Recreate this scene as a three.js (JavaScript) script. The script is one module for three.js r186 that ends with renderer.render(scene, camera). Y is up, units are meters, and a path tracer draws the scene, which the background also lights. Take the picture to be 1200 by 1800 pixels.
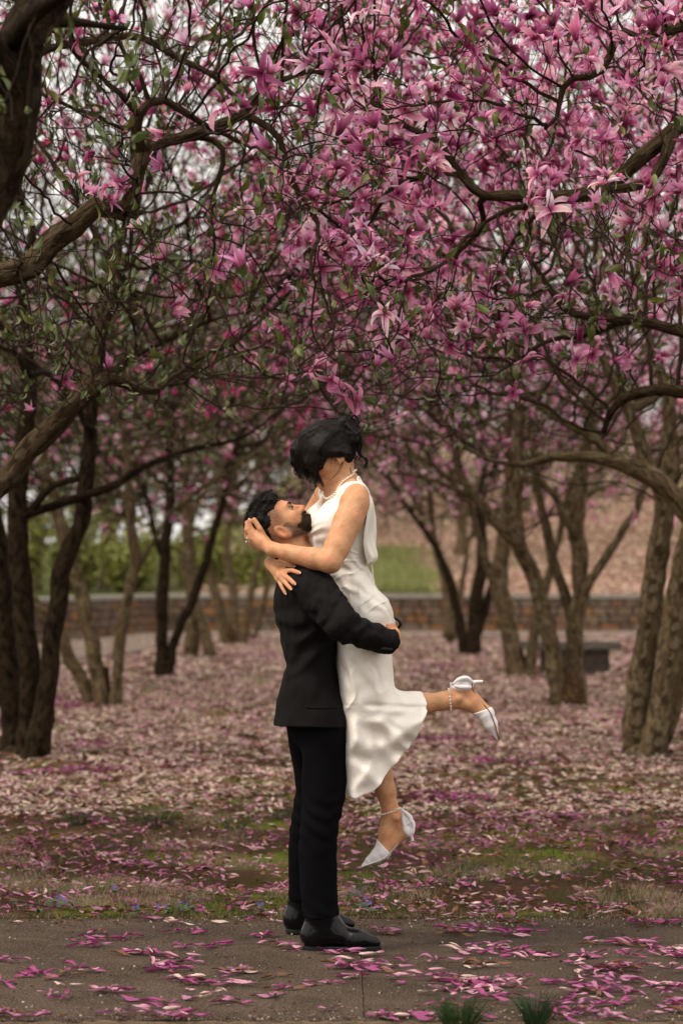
import * as THREE from 'three';
import { mergeGeometries } from 'three/addons/utils/BufferGeometryUtils.js';
import { createNoise3D, createNoise2D } from 'simplex-noise';

// ---------------------------------------------------------------- camera, sky, sun, exposure
const scene = new THREE.Scene();
const EYE = 1.483, BACK = 9.55, FPX = 4250;                 // eye height, distance to the couple, focal length in photo pixels
const camera = new THREE.PerspectiveCamera(2 * Math.atan(900 / FPX) * 180 / Math.PI, 682 / 1024, 0.5, 400);
camera.position.set(0, EYE, BACK);
camera.lookAt(0, EYE + BACK * 100 / FPX, 0);
camera.focus = 9.6; camera.userData.fStop = 2.8;
camera.updateMatrixWorld(true);
const renderer = new THREE.WebGLRenderer({ antialias: true });
renderer.toneMapping = THREE.LinearToneMapping;
renderer.toneMappingExposure = 1.5;
renderer.shadowMap.enabled = true;

const SUN = new THREE.Vector3(-0.55, 0.80, 0.22).normalize();
const sun = new THREE.DirectionalLight(0xfff0dd, 1.5);
sun.position.copy(SUN).multiplyScalar(60); sun.castShadow = true; sun.shadow.radius = 26; sun.shadow.mapSize.set(2048, 2048);
Object.assign(sun.shadow.camera, { left: -40, right: 40, top: 40, bottom: -40, near: 1, far: 160 });
scene.add(sun, sun.target);
{ // a bright even overcast, a little brighter overhead and round the veiled sun
  const W = 256, H = 128, a = new Float32Array(W * H * 4);
  for (let j = 0; j < H; j++) for (let i = 0; i < W; i++) {
    const el = ((j + .5) / H - .5) * Math.PI, az = ((i + .5) / W - .5) * 2 * Math.PI;
    const x = Math.cos(az) * Math.cos(el), y = Math.sin(el), z = Math.sin(az) * Math.cos(el);
    const c = Math.max(0, x * SUN.x + y * SUN.y + z * SUN.z);
    const L = y < 0 ? .25 : .64 + .55 * y + .45 * c ** 4;
    a.set([L * 1.035, L * .99, L * .93, 1], (j * W + i) * 4);
  }
  const t = new THREE.DataTexture(a, W, H, THREE.RGBAFormat, THREE.FloatType);
  t.mapping = THREE.EquirectangularReflectionMapping; t.magFilter = t.minFilter = THREE.LinearFilter; t.needsUpdate = true;
  scene.background = t; scene.environment = t; scene.backgroundIntensity = 1; scene.environmentIntensity = 1;
}

// ---------------------------------------------------------------- helpers
function rng(seed) { let s = seed | 0; return () => { s = (s + 0x6d2b79f5) | 0; let t = Math.imul(s ^ (s >>> 15), 1 | s); t = (t + Math.imul(t ^ (t >>> 7), 61 | t)) ^ t; return ((t ^ (t >>> 14)) >>> 0) / 4294967296; }; }
const N3 = createNoise3D(rng(11)), N2 = createNoise2D(rng(12));
const clamp = (x, a = 0, b = 1) => Math.min(b, Math.max(a, x)), lerp = (a, b, t) => a + (b - a) * t, sstep = (a, b, x) => { const t = clamp((x - a) / (b - a)); return t * t * (3 - 2 * t); };
const v3 = (x, y, z) => new THREE.Vector3(x, y, z);
const PITCH = Math.atan(100 / FPX), CP = Math.cos(PITCH), SP = Math.sin(PITCH);
function ray(px, py) { const x = (px - 600) / FPX, y = (900 - py) / FPX; return v3(x, y * CP + SP, -CP + y * SP); }
function P(px, py, z = 0) { const r = ray(px, py), t = (z - BACK) / r.z; return v3(r.x * t, EYE + r.y * t, z); }   // the point of the plane at z that lies at a place of the photograph
const D = (px, py, depth) => P(px, py, BACK - depth);
const used = {};
function numbered(name) { const n = used[name] = (used[name] ?? -1) + 1; return n ? name + '_' + String(n).padStart(3, '0') : name; }
function tag(o, label, category, group, kind) { Object.assign(o.userData, { label, category }); if (group) o.userData.group = group; if (kind) o.userData.kind = kind; return o; }
function shade(o) { o.castShadow = true; o.receiveShadow = true; return o; }
function thing(name, label, category, pos, group) { const g = new THREE.Group(); g.name = numbered(name); if (pos) g.position.copy(pos); scene.add(g); return tag(g, label, category, group); }
function part(name, geo, mat, parent) {                        // geometry given in world coordinates
  const m = shade(new THREE.Mesh(geo, mat)); m.name = name;
  if (parent) { let p = parent; const off = v3(0, 0, 0); while (p && p !== scene) { off.add(p.position); p = p.parent; } geo.translate(-off.x, -off.y, -off.z); parent.add(m); } else scene.add(m);
  return m;
}
function structure(name, geo, mat) { const m = part(numbered(name), geo, mat); m.userData.kind = 'structure'; return m; }
const lin = (r, g, b) => new THREE.Color().setRGB(r, g, b);
function std(r, g, b, rough = .8, more = {}) { return new THREE.MeshPhysicalMaterial({ color: lin(r, g, b), roughness: rough, specularIntensity: rough > .75 ? .12 : .6, ...more }); }
function phys(r, g, b, rough = .8, more = {}) { return new THREE.MeshPhysicalMaterial({ color: lin(r, g, b), roughness: rough, ...more }); }
function tex(size, fn, srgb = true, rep = 1) {                  // fn(u, v, i, j) -> [r, g, b] linear (srgb) or raw 0..1
  const a = new Uint8Array(size * size * 4), e = (c) => srgb ? (c <= .0031308 ? 12.92 * c : 1.055 * Math.pow(c, 1 / 2.4) - .055) : c;
  for (let j = 0; j < size; j++) for (let i = 0; i < size; i++) { const c = fn(i / size, j / size, i, j); for (let k = 0; k < 3; k++) a[(j * size + i) * 4 + k] = 255 * clamp(e(Math.max(0, c[k]))); a[(j * size + i) * 4 + 3] = 255; }
  const t = new THREE.DataTexture(a, size, size); if (srgb) t.colorSpace = THREE.SRGBColorSpace;
  t.wrapS = t.wrapT = THREE.RepeatWrapping; t.magFilter = THREE.LinearFilter; t.minFilter = THREE.LinearFilter; t.repeat.set(rep, rep); t.needsUpdate = true; return t;
}
// noise that repeats with period 1 in u and v
function tn(u, v, f, seed = 0) { const R = f / (2 * Math.PI), a = u * 2 * Math.PI, b = v * 2 * Math.PI; return .5 * (N3(Math.cos(a) * R + seed * 7.1, Math.sin(a) * R, Math.cos(b) * R + seed * 3.3) + N3(Math.sin(b) * R + 40 + seed, Math.sin(a) * R - 17, Math.cos(a) * R + Math.cos(b) * R)); }
function tube(pts, radii, sides = 6, uvw = 1, lump = 0) {                 // a tapered tube along points, tip closed
  const n = pts.length, pos = [], nor = [], uv = [], idx = []; const u0 = Math.abs(pts[0].x * 7.3) % 1, v0 = Math.abs(pts[0].z * 3.1 + pts[0].x) % 1; let nx = v3(0, 0, 0), t = v3(0, 0, 0), len = 0;
  const b = v3(0, 0, 0);
  for (let i = 0; i < n; i++) {
    t.subVectors(pts[Math.min(n - 1, i + 1)], pts[Math.max(0, i - 1)]).normalize();
    if (i === 0) nx.set(Math.abs(t.x) > .8 ? 0 : 1, Math.abs(t.x) > .8 ? 1 : 0, 0);
    nx.addScaledVector(t, -nx.dot(t)).normalize(); b.crossVectors(t, nx);
    if (i) len += pts[i].distanceTo(pts[i - 1]);
    const r = radii[i];
    for (let k = 0; k <= sides; k++) {
      const a = k / sides * 2 * Math.PI, c = Math.cos(a), s = Math.sin(a), x = nx.x * c + b.x * s, y = nx.y * c + b.y * s, z = nx.z * c + b.z * s, q = lump ? r * (1 + lump * (N3(pts[i].x * 9 + x * .9, pts[i].y * 5 + y * .9, pts[i].z * 9 + z * .9) + .5 * N3(pts[i].x * 24 + x * 2, pts[i].y * 13, pts[i].z * 24 + z * 2))) : r;
      pos.push(pts[i].x + x * q, pts[i].y + y * q, pts[i].z + z * q); nor.push(x, y, z); uv.push(k / sides * uvw + u0, len + v0);
    }
  }
  const w = sides + 1;
  for (let i = 0; i < n - 1; i++) for (let k = 0; k < sides; k++) { const p = i * w + k; idx.push(p, p + w + 1, p + w, p, p + 1, p + w + 1); }
  for (const [i0, flip, dir] of [[(n - 1) * w, 0, 1], [0, 1, -1]]) {
    const e = pos.length / 3, q = pts[i0 ? n - 1 : 0]; pos.push(q.x, q.y, q.z); nor.push(t.x * dir, t.y * dir, t.z * dir); uv.push(.5 * uvw, i0 ? len : 0);
    for (let k = 0; k < sides; k++) flip ? idx.push(i0 + k + 1, i0 + k, e) : idx.push(i0 + k, i0 + k + 1, e);
  }
  const g = new THREE.BufferGeometry();
  g.setAttribute('position', new THREE.Float32BufferAttribute(pos, 3)); g.setAttribute('normal', new THREE.Float32BufferAttribute(nor, 3)); g.setAttribute('uv', new THREE.Float32BufferAttribute(uv, 2)); g.setIndex(idx); if (lump) g.computeVertexNormals(); return g;
}
function smoothPath(pts, step) { const c = new THREE.CatmullRomCurve3(pts, false, 'centripetal'); const n = Math.max(2, Math.round(c.getLength() / step)); return c.getSpacedPoints(n); }

// ---------------------------------------------------------------- distance fields and their meshing
const smin = (a, b, k) => { const h = Math.max(k - Math.abs(a - b), 0) / k; return Math.min(a, b) - h * h * k * .25; };
const smax = (a, b, k) => -smin(-a, -b, k);
function cone(a, b, r1, r2 = r1) {
  const bx = b.x - a.x, by = b.y - a.y, bz = b.z - a.z, l2 = bx * bx + by * by + bz * bz, rr = r1 - r2, a2 = l2 - rr * rr, il2 = 1 / l2;
  return (x, y, z) => {
    const px = x - a.x, py = y - a.y, pz = z - a.z, Y = px * bx + py * by + pz * bz, Z = Y - l2;
    const qx = px * l2 - bx * Y, qy = py * l2 - by * Y, qz = pz * l2 - bz * Y, x2 = qx * qx + qy * qy + qz * qz, y2 = Y * Y * l2, z2 = Z * Z * l2, k = Math.sign(rr) * rr * rr * x2;
    if (Math.sign(Z) * a2 * z2 > k) return Math.sqrt(x2 + z2) * il2 - r2;
    if (Math.sign(Y) * a2 * y2 < k) return Math.sqrt(x2 + y2) * il2 - r1;
    return (Math.sqrt(x2 * a2 * il2) + Y * rr) * il2 - r1;
  };
}
function chain(pts, radii, k = 0) { const f = []; for (let i = 0; i < pts.length - 1; i++) f.push(cone(pts[i], pts[i + 1], radii[i], radii[i + 1])); return f.length === 1 ? f[0] : k ? U(k, ...f) : (x, y, z) => { let d = 1e9; for (const g of f) d = Math.min(d, g(x, y, z)); return d; }; }
function ell(c, r, q) {                                         // ellipsoid, q: inverse rotation as a Matrix3 (rows are its axes)
  return (x, y, z) => {
    let a = x - c.x, b = y - c.y, e = z - c.z;
    if (q) { const m = q, X = m[0] * a + m[1] * b + m[2] * e, Y = m[3] * a + m[4] * b + m[5] * e, Z = m[6] * a + m[7] * b + m[8] * e; a = X; b = Y; e = Z; }
    const k0 = Math.hypot(a / r.x, b / r.y, e / r.z), k1 = Math.hypot(a / (r.x * r.x), b / (r.y * r.y), e / (r.z * r.z));
    return k1 < 1e-9 ? -Math.min(r.x, r.y, r.z) : k0 * (k0 - 1) / k1;
  };
}
function U(k, ...fs) { return (x, y, z) => { let d = fs[0](x, y, z); for (let i = 1; i < fs.length; i++) d = smin(d, fs[i](x, y, z), k); return d; }; }
function prof(rows, yaw = 0) {                                   // stacked ellipses: rows of [world y, x centre, x half, z half, z centre, yaw], highest first
  return (x, y, z) => {
    let i = 0; while (i < rows.length - 2 && y < rows[i + 1][0]) i++;
    const A = rows[i], B = rows[i + 1], t0 = clamp((A[0] - y) / (A[0] - B[0])), p = rows[Math.max(0, i - 1)], q = rows[Math.min(rows.length - 1, i + 2)], t = t0, t2 = t * t, t3 = t2 * t;
    const cr = (k) => { const hA = A[0] - B[0], mA = (B[k] - p[k]) / Math.max(1e-6, p[0] - B[0]) * hA, mB = (q[k] - A[k]) / Math.max(1e-6, A[0] - q[0]) * hA; return (2 * t3 - 3 * t2 + 1) * A[k] + (t3 - 2 * t2 + t) * mA + (-2 * t3 + 3 * t2) * B[k] + (t3 - t2) * mB; };
    const cx = cr(1), a = Math.max(.01, cr(2)), b = Math.max(.01, cr(3)), cz = cr(4), yw = cr(5), c = Math.cos(yw), s = Math.sin(yw);
    const X = x - cx, Z = z - cz, u = X * c - Z * s, w = X * s + Z * c;
    const d = (Math.hypot(u / a, w / b) - 1) * Math.min(a, b);
    return Math.max(d, y - rows[0][0], rows[rows.length - 1][0] - y);
  };
}
function skin3(f, lo, hi, h, colour, uvs = 1) {                  // surface nets
  const nx = Math.ceil((hi.x - lo.x) / h) + 1, ny = Math.ceil((hi.y - lo.y) / h) + 1, nz = Math.ceil((hi.z - lo.z) / h) + 1, sx = 1, sy = nx, sz = nx * ny;
  const val = new Float32Array(nx * ny * nz), B = 6;
  for (let K = 0; K < nz; K += B) for (let J = 0; J < ny; J += B) for (let I = 0; I < nx; I += B) {
    const dc = f(lo.x + (I + B / 2) * h, lo.y + (J + B / 2) * h, lo.z + (K + B / 2) * h), skip = Math.abs(dc) > h * 7;
    for (let k = K; k < Math.min(nz, K + B); k++) for (let j = J; j < Math.min(ny, J + B); j++) for (let i = I; i < Math.min(nx, I + B); i++)
      val[i + j * sy + k * sz] = skip ? dc : f(lo.x + i * h, lo.y + j * h, lo.z + k * h);
  }
  const id = new Int32Array(nx * ny * nz).fill(-1), pos = [], idx = [];
  for (let k = 0; k < nz - 1; k++) for (let j = 0; j < ny - 1; j++) for (let i = 0; i < nx - 1; i++) {
    const o = i + j * sy + k * sz; let m = 0;
    for (let c = 0; c < 8; c++) if (val[o + (c & 1) + ((c >> 1) & 1) * sy + ((c >> 2) & 1) * sz] < 0) m |= 1 << c;
    if (m === 0 || m === 255) continue;
    let X = 0, Y = 0, Z = 0, n = 0;
    for (let c = 0; c < 8; c++) for (let ax = 0; ax < 3; ax++) {
      if (c & (1 << ax)) continue; const e = c | (1 << ax);
      if (((m >> c) & 1) === ((m >> e) & 1)) continue;
      const va = val[o + (c & 1) + ((c >> 1) & 1) * sy + ((c >> 2) & 1) * sz], vb = val[o + (e & 1) + ((e >> 1) & 1) * sy + ((e >> 2) & 1) * sz], t = va / (va - vb);
      X += (c & 1) + (ax === 0 ? t : 0); Y += ((c >> 1) & 1) + (ax === 1 ? t : 0); Z += ((c >> 2) & 1) + (ax === 2 ? t : 0); n++;
    }
    id[o] = pos.length / 3; pos.push(lo.x + (i + X / n) * h, lo.y + (j + Y / n) * h, lo.z + (k + Z / n) * h);
  }
  for (let k = 1; k < nz - 1; k++) for (let j = 1; j < ny - 1; j++) for (let i = 1; i < nx - 1; i++) {
    const o = i + j * sy + k * sz, s = val[o] < 0;
    for (const [d, e, g] of [[sx, sy, sz], [sy, sz, sx], [sz, sx, sy]]) {
      if (s === (val[o + d] < 0)) continue;
      const a = id[o], b = id[o - e], c = id[o - e - g], q = id[o - g];
      if (a < 0 || b < 0 || c < 0 || q < 0) continue;
      s ? idx.push(a, b, c, a, c, q) : idx.push(a, c, b, a, q, c);
    }
  }
  const nor = new Float32Array(pos.length), uv = new Float32Array(pos.length / 3 * 2), e = h * .6, col = colour && new Float32Array(pos.length);
  for (let i = 0; i < pos.length; i += 3) {
    const [x, y, z] = [pos[i], pos[i + 1], pos[i + 2]];
    let a = f(x + e, y, z) - f(x - e, y, z), b = f(x, y + e, z) - f(x, y - e, z), c = f(x, y, z + e) - f(x, y, z - e); const l = Math.hypot(a, b, c) || 1;
    nor[i] = a / l; nor[i + 1] = b / l; nor[i + 2] = c / l; uv[i / 3 * 2] = (x + z * .8) * uvs; uv[i / 3 * 2 + 1] = (y + z * .35) * uvs;
    if (col) { const q = colour(x, y, z); col[i] = q[0]; col[i + 1] = q[1]; col[i + 2] = q[2]; }
  }
  const g = new THREE.BufferGeometry();
  g.setAttribute('position', new THREE.Float32BufferAttribute(pos, 3)); g.setAttribute('normal', new THREE.BufferAttribute(nor, 3)); g.setAttribute('uv', new THREE.BufferAttribute(uv, 2));
  if (col) g.setAttribute('color', new THREE.BufferAttribute(col, 3));
  g.setIndex(idx); return g;
}
function bound(f, pts, m) {                                      // far from those points a field is worth its box distance
  const b = new THREE.Box3().setFromPoints(pts).expandByScalar(m), l = b.min, h = b.max;
  return (x, y, z) => { const a = Math.max(l.x - x, 0, x - h.x), c = Math.max(l.y - y, 0, y - h.y), e = Math.max(l.z - z, 0, z - h.z), q = a * a + c * c + e * e; return q > .0036 ? Math.sqrt(q) : f(x, y, z); };
}
function surf(f, px, py, off = 0, z0 = .6, z1 = -.5) {           // where the line of sight meets a field
  for (let z = z0; z > z1; z -= .002) { const p = P(px, py, z); if (f(p.x, p.y, p.z) < off) return p; }
  return null;
}
// ---------------------------------------------------------------- ground, path, wall, hill
const PZ0 = -.78, PZ1 = 1.57;                                    // far and near edge of the path
const groundT = tex(1024, (u, v) => {
  const a = tn(u, v, 22, 1), b = tn(u, v, 60, 2), c = tn(u, v, 150, 3), d = tn(u, v, 8, 4), m = sstep(-.1, .35, d + .5 * a), k = .62 + .22 * b + .22 * c;
  return [lerp(.62, .50, m) * k, lerp(.46, .50, m) * k, lerp(.34, .20, m) * k];
});
const groundB = tex(512, (u, v) => { const n = .5 + .25 * tn(u, v, 30, 5) + .25 * tn(u, v, 80, 6); return [n, n, n]; }, false);
const asphaltT = tex(2048, (u, v, i, j) => {
  const g = N2(i * .33, j * .33), h = N2(i * .12 + 50, j * .12), q = N2(i * .011, j * .011) * .5 + N2(i * .0035 + 9, j * .0035) * .9 + .35 * sstep(.25, .5, N2(i * .006, j * .009 + 30)), st = g > .55 ? .55 + .5 * N2(i * .05, j * .07) : 0;
  const gr = N2(i * .21 + 7, j * .21), k = .040 * (1 + .45 * g + .5 * gr + .3 * h + .28 * q) + .10 * Math.max(0, st) + (gr > .6 ? .06 : 0); return [k * 1.32, k * .98, k * .74];
});
const asphaltB = tex(1024, (u, v, i, j) => { const n = .5 + .3 * N2(i * .4, j * .4) + .2 * N2(i * .15, j * .15); return [n, n, n]; }, false);
const gmap = (t, rx, ry = rx) => { const c = t.clone(); c.repeat.set(rx, ry); c.needsUpdate = true; return c; };
function groundY(x, z) {
  const inPath = sstep(PZ0 - .06, PZ0 + .03, z) * (1 - sstep(PZ1 - .03, PZ1 + .05, z));
  const n = .014 * N2(x * 1.1, z * 1.1) + .010 * N2(x * 3.5, z * 3.5) - .008;
  return lerp(n + (z > 1 ? -.03 : 0), -.07, inPath);
}
function hillY(x, z) { const d = BACK - z - 57.8; if (d < 0) return .75; return .75 + (d * .105 + .012 * d * d * sstep(30, 0, d) * .3) * lerp(.25, 1, sstep(-9, 1, x)) + .25 * N2(x * .12, z * .12) * sstep(0, 8, d); }
{ // the lawn: one sheet out to the horizon, fine near the camera
  const xs = [], zs = []; for (let x = -7; x <= 7.001; x += .14) xs.push(x); for (const e of [9, 13, 20, 35, 70, 150, 300]) { xs.push(e); xs.unshift(-e); }
  for (let z = 9; z > -12; z -= .11) zs.push(z); for (let z = -12; z > -50; z -= .6) zs.push(z); zs.unshift(14, 11.5); zs.unshift(60, 30); zs.push(-70, -120, -200, -300); zs.sort((a, b) => b - a);
  const pos = [], uv = [], col = [], idx = [];
  for (const z of zs) for (const x of xs) {
    pos.push(x, groundY(x, z), z); uv.push(x / 3.2, z / 3.2);
    const m = N2(x * .55 + 3, z * .55) + .6 * N2(x * 1.6, z * 1.6), s = N2(x * .8 + 70, z * .8 - 9) + .5 * N2(x * 2.2, z * 2.2 + 5), moss = sstep(.05, .5, m), straw = .8 * sstep(.5, 1.0, s) * (1 - moss);
    let c = [.070, .038, .022]; c = [lerp(c[0], .135, moss), lerp(c[1], .13, moss), lerp(c[2], .024, moss)]; c = [lerp(c[0], .23, straw), lerp(c[1], .185, straw), lerp(c[2], .12, straw)];
    col.push(c[0] / .55, c[1] / .45, c[2] / .30);
  }
  const w = xs.length; for (let j = 0; j < zs.length - 1; j++) for (let i = 0; i < w - 1; i++) { const p = j * w + i; idx.push(p, p + w + 1, p + 1, p, p + w, p + w + 1); }
  idx.forEach((_, k) => { if (k % 3 === 0) { const t = idx[k + 1]; idx[k + 1] = idx[k + 2]; idx[k + 2] = t; } });
  const g = new THREE.BufferGeometry(); g.setAttribute('position', new THREE.Float32BufferAttribute(pos, 3)); g.setAttribute('uv', new THREE.Float32BufferAttribute(uv, 2)); g.setAttribute('color', new THREE.Float32BufferAttribute(col, 3)); g.setIndex(idx); g.computeVertexNormals();
  if (g.attributes.normal.getY(500) < 0) { idx.forEach((_, k) => { if (k % 3 === 0) { const t = idx[k + 1]; idx[k + 1] = idx[k + 2]; idx[k + 2] = t; } }); g.setIndex(idx); g.computeVertexNormals(); }
  structure('ground', g, std(1, 1, 1, .95, { map: groundT, vertexColors: true, bumpMap: groundB, bumpScale: .012 }));
}
{ // the path: slabs of worn asphalt with recessed joints, pale gritty kerb strip on the near side
  const root = new THREE.Group(); root.name = 'path'; root.userData.kind = 'structure'; scene.add(root);
  const m = [1, .93, 1.06].map((k) => std(k, k * .99, k * .98, .93, { map: asphaltT, bumpMap: asphaltB, bumpScale: .003 })), R = rng(3);
  let x = -5.1; for (let k = 0; x < 5.2; k++) {
    const nextJ = x < 0 ? .075 : 5.25, w = nextJ - x - .003, nx = Math.ceil(w / .05), nz = 46, pos = [], uv = [], idx = [], bt = R() * .002;
    for (let j = 0; j <= nz; j++) for (let i = 0; i <= nx; i++) {
      const X = x + .0012 + w * i / nx; let Z = lerp(PZ0, PZ1, j / nz); const edge = j === 0 || j === nz; if (edge) Z += (j ? -1 : 1) * (.004 + .014 * Math.abs(N2(X * 14, j)) + .035 * Math.max(0, N2(X * 2.5, j + 5)) + .012 * N2(X * 6, j));
      const rim = Math.min(i, nx - i) === 0 ? -.0015 : 0; pos.push(X, bt + .004 * N2(X * 1.5, Z * 1.5) + rim + (edge ? -.006 - .006 * Math.abs(N2(X * 20, 3)) : 0), Z); uv.push(X / 4.1, Z / 4.1);
    }
    for (let j = 0; j < nz; j++) for (let i = 0; i < nx; i++) { const p = j * (nx + 1) + i; idx.push(p, p + nx + 1, p + 1, p + 1, p + nx + 1, p + nx + 2); }
    const top = pos.length / 3, ring = []; for (let i = 0; i <= nx; i++) ring.push(i); for (let j = 1; j <= nz; j++) ring.push(j * (nx + 1) + nx); for (let i = nx - 1; i >= 0; i--) ring.push(nz * (nx + 1) + i); for (let j = nz - 1; j > 0; j--) ring.push(j * (nx + 1));
    ring.forEach((r) => { pos.push(pos[r * 3], pos[r * 3 + 1], pos[r * 3 + 2]); uv.push(uv[r * 2], uv[r * 2 + 1]); }); ring.forEach((r) => { pos.push(pos[r * 3], -.075, pos[r * 3 + 2]); uv.push(uv[r * 2] + .02, uv[r * 2 + 1] + .02); });
    ring.forEach((_, i) => { const a = top + i, b = top + (i + 1) % ring.length, c = a + ring.length, d = b + ring.length; idx.push(a, b, c, b, d, c); });
    const g = new THREE.BufferGeometry(); g.setAttribute('position', new THREE.Float32BufferAttribute(pos, 3)); g.setAttribute('uv', new THREE.Float32BufferAttribute(uv, 2)); g.setIndex(idx); g.computeVertexNormals();
    part('paving_slab', g, m[k % 3], root); x = nextJ;
  }
  for (const s of [-1, 1]) { const g = new THREE.BoxGeometry(30, .07, PZ1 - PZ0 - .03); g.translate(s * 20.2, -.038, (PZ0 + PZ1) / 2); part('paving_run', g, m[0], root); }
  { const pos = [], uv = [], idx = [], n = 420; for (let i = 0; i <= n; i++) { const X = -5.2 + 10.4 * i / n, o = .012 * N2(X * 9, 1) + .006 * N2(X * 40, 2), h = .004 * N2(X * 25, 4); for (const [dz, y] of [[-.018, -.0], [-.005, .004], [.016, .001], [.026, -.05]]) { pos.push(X, y - .008 + h, PZ1 + dz + o * (dz > -.01 ? 1 : .4)); uv.push(X / .9, (dz + y) / .9); } }
    for (let i = 0; i < n; i++) for (let k = 0; k < 3; k++) { const p = i * 4 + k; idx.push(p, p + 1, p + 4, p + 1, p + 5, p + 4); } const g = new THREE.BufferGeometry(); g.setAttribute('position', new THREE.Float32BufferAttribute(pos, 3)); g.setAttribute('uv', new THREE.Float32BufferAttribute(uv, 2)); g.setIndex(idx); g.computeVertexNormals();
    part('kerb_strip', g, std(2.3, 2.2, 1.95, .95, { map: gmap(asphaltT, 1), bumpMap: asphaltB, bumpScale: .006, side: THREE.DoubleSide }), root); }
}
{ // grey walk along the wall
  const sh = new THREE.Shape([[-4.1, -57.2], [16, -57.2], [16, -53.2], [-2.6, -52.8], [-3.5, -44], [-5.2, -33], [-12, -33], [-7.6, -42], [-6.4, -44]].map(([x, d]) => new THREE.Vector2(x, -(d + BACK)))), g = new THREE.ShapeGeometry(sh); g.rotateX(-Math.PI / 2); g.translate(0, .028, 0); const uv = g.attributes.uv; for (let i = 0; i < uv.count; i++) uv.setXY(i, uv.getX(i) / 2, uv.getY(i) / 2);
  structure('walkway', g, std(2.2, 2.25, 2.4, .9, { map: gmap(asphaltT, 1) }));
}
{ // hill behind the wall
  const pos = [], uv = [], col = [], idx = [], nx = 60, nz = 50; for (let j = 0; j <= nz; j++) for (let i = 0; i <= nx; i++) { const z = BACK - 57.9 - 90 * (j / nz) ** 1.5, x = lerp(-60, 60, i / nx); pos.push(x, hillY(x, z), z); uv.push(x / 3, z / 3); const g = 1 - sstep(-5, 0, x + 2 * N2(x * .3, z * .3)), n = .8 + .3 * N2(x * .4, z * .4); col.push(lerp(.34, .13, g) / .55 * n, lerp(.25, .15, g) / .45 * n, lerp(.17, .05, g) / .3 * n); }
  const w = nx + 1; for (let j = 0; j < nz; j++) for (let i = 0; i < nx; i++) { const p = j * w + i; idx.push(p, p + 1, p + w, p + 1, p + w + 1, p + w); }
  const g = new THREE.BufferGeometry(); g.setAttribute('position', new THREE.Float32BufferAttribute(pos, 3)); g.setAttribute('uv', new THREE.Float32BufferAttribute(uv, 2)); g.setAttribute('color', new THREE.Float32BufferAttribute(col, 3)); g.setIndex(idx); g.computeVertexNormals();
  structure('hill', g, std(1, 1, 1, .95, { map: gmap(groundT, 1), vertexColors: true, bumpMap: groundB, bumpScale: .03 }));
}
// the stone wall, each stone a piece
const stoneB = tex(256, (u, v) => { const n = .5 + .3 * tn(u, v, 8, 2) + .2 * tn(u, v, 25, 4); return [n, n, n]; }, false);
const stoneT = tex(256, (u, v) => { const n = .72 + .2 * tn(u, v, 6, 12) + .16 * tn(u, v, 20, 14); return [n, n * .98, n * .95]; });
const stoneMs = [[.26, .135, .07], [.22, .13, .085], [.20, .145, .105], [.18, .135, .10], [.25, .18, .12], [.30, .16, .08], [.16, .105, .085], [.21, .165, .135]].map((c) => std(c[0] * 1.15, c[1] * 1.15, c[2] * 1.15, .9, { map: stoneT, bumpMap: stoneB, bumpScale: .02 }));
const stoneGs = [0, 1, 2, 3].map((k) => { const R = rng(70 + k), pos = [], idx = [], g = new THREE.BoxGeometry(1, 1, 1, 3, 2, 1), p = g.attributes.position; for (let i = 0; i < p.count; i++) { const x = p.getX(i), y = p.getY(i), z = p.getZ(i), n = N3(x * 2 + k * 9, y * 2, z * 2), c = (Math.abs(x) > .49 && Math.abs(y) > .49) ? .86 : 1; p.setXYZ(i, x * c * (1 + .05 * n), y * c * (1 + .07 * n), z > 0 ? z + .18 * (Math.abs(x) < .4 && Math.abs(y) < .3 ? .6 : 0) + .12 * n : z); } g.computeVertexNormals(); return g; });
function stoneWall(A, B, label, rows, sw, h, seed) {
  const d = v3(B.x - A.x, 0, B.z - A.z), L = d.length(), root = thing('stone_wall', label, 'wall', v3(A.x, 0, A.z)); root.rotation.y = Math.atan2(-d.z, d.x); const R = rng(seed);
  const core = shade(new THREE.Mesh(new THREE.BoxGeometry(L, h - .02, .34), std(.16, .13, .11, .95, { map: stoneT }))); core.name = 'mortar_core'; core.position.set(L / 2, (h - .02) / 2, -.19); root.add(core);
  const rh = (h - .03) / rows; for (let r = 0; r < rows; r++) for (let x = -R() * .1; x < L - .06;) {
    const w = Math.min(sw * (.55 + R() * .95), L - Math.max(0, x)), m = shade(new THREE.Mesh(stoneGs[Math.floor(R() * 4)], stoneMs[Math.floor(R() * stoneMs.length)])); m.name = 'stone'; const x0 = Math.max(0, x);
    m.scale.set(w - .022, rh * (.86 + .12 * R()), .10 + .03 * R()); m.position.set(x0 + w / 2, rh * (r + .5), -.01); root.add(m); x = x0 + w;
  }
  const cm = std(.40, .37, .33, .85, { map: stoneT, bumpMap: stoneB, bumpScale: .01 }), cg = new THREE.BoxGeometry(1, .10, .50); for (let x = 0; x < L - .01;) { const w = Math.min(1.25, L - x), m = shade(new THREE.Mesh(cg, cm)); m.name = 'coping_stone'; m.scale.x = w - .012; m.position.set(x + w / 2, h + .04, -.17); m.rotation.y = (R() - .5) * .004; root.add(m); x += w; }
}
stoneWall(v3(-4.2, 0, BACK - 57.3), v3(10.5, 0, BACK - 57.3), 'long straight rust and brown stone wall with pale coping behind the trees', 4, .34, .80, 5);
stoneWall(v3(-10.5, 0, BACK - 31), v3(-4.22, 0, BACK - 57.25), 'darker stone wall angling toward the viewer behind the left trunks', 4, .5, .80, 6);
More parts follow.
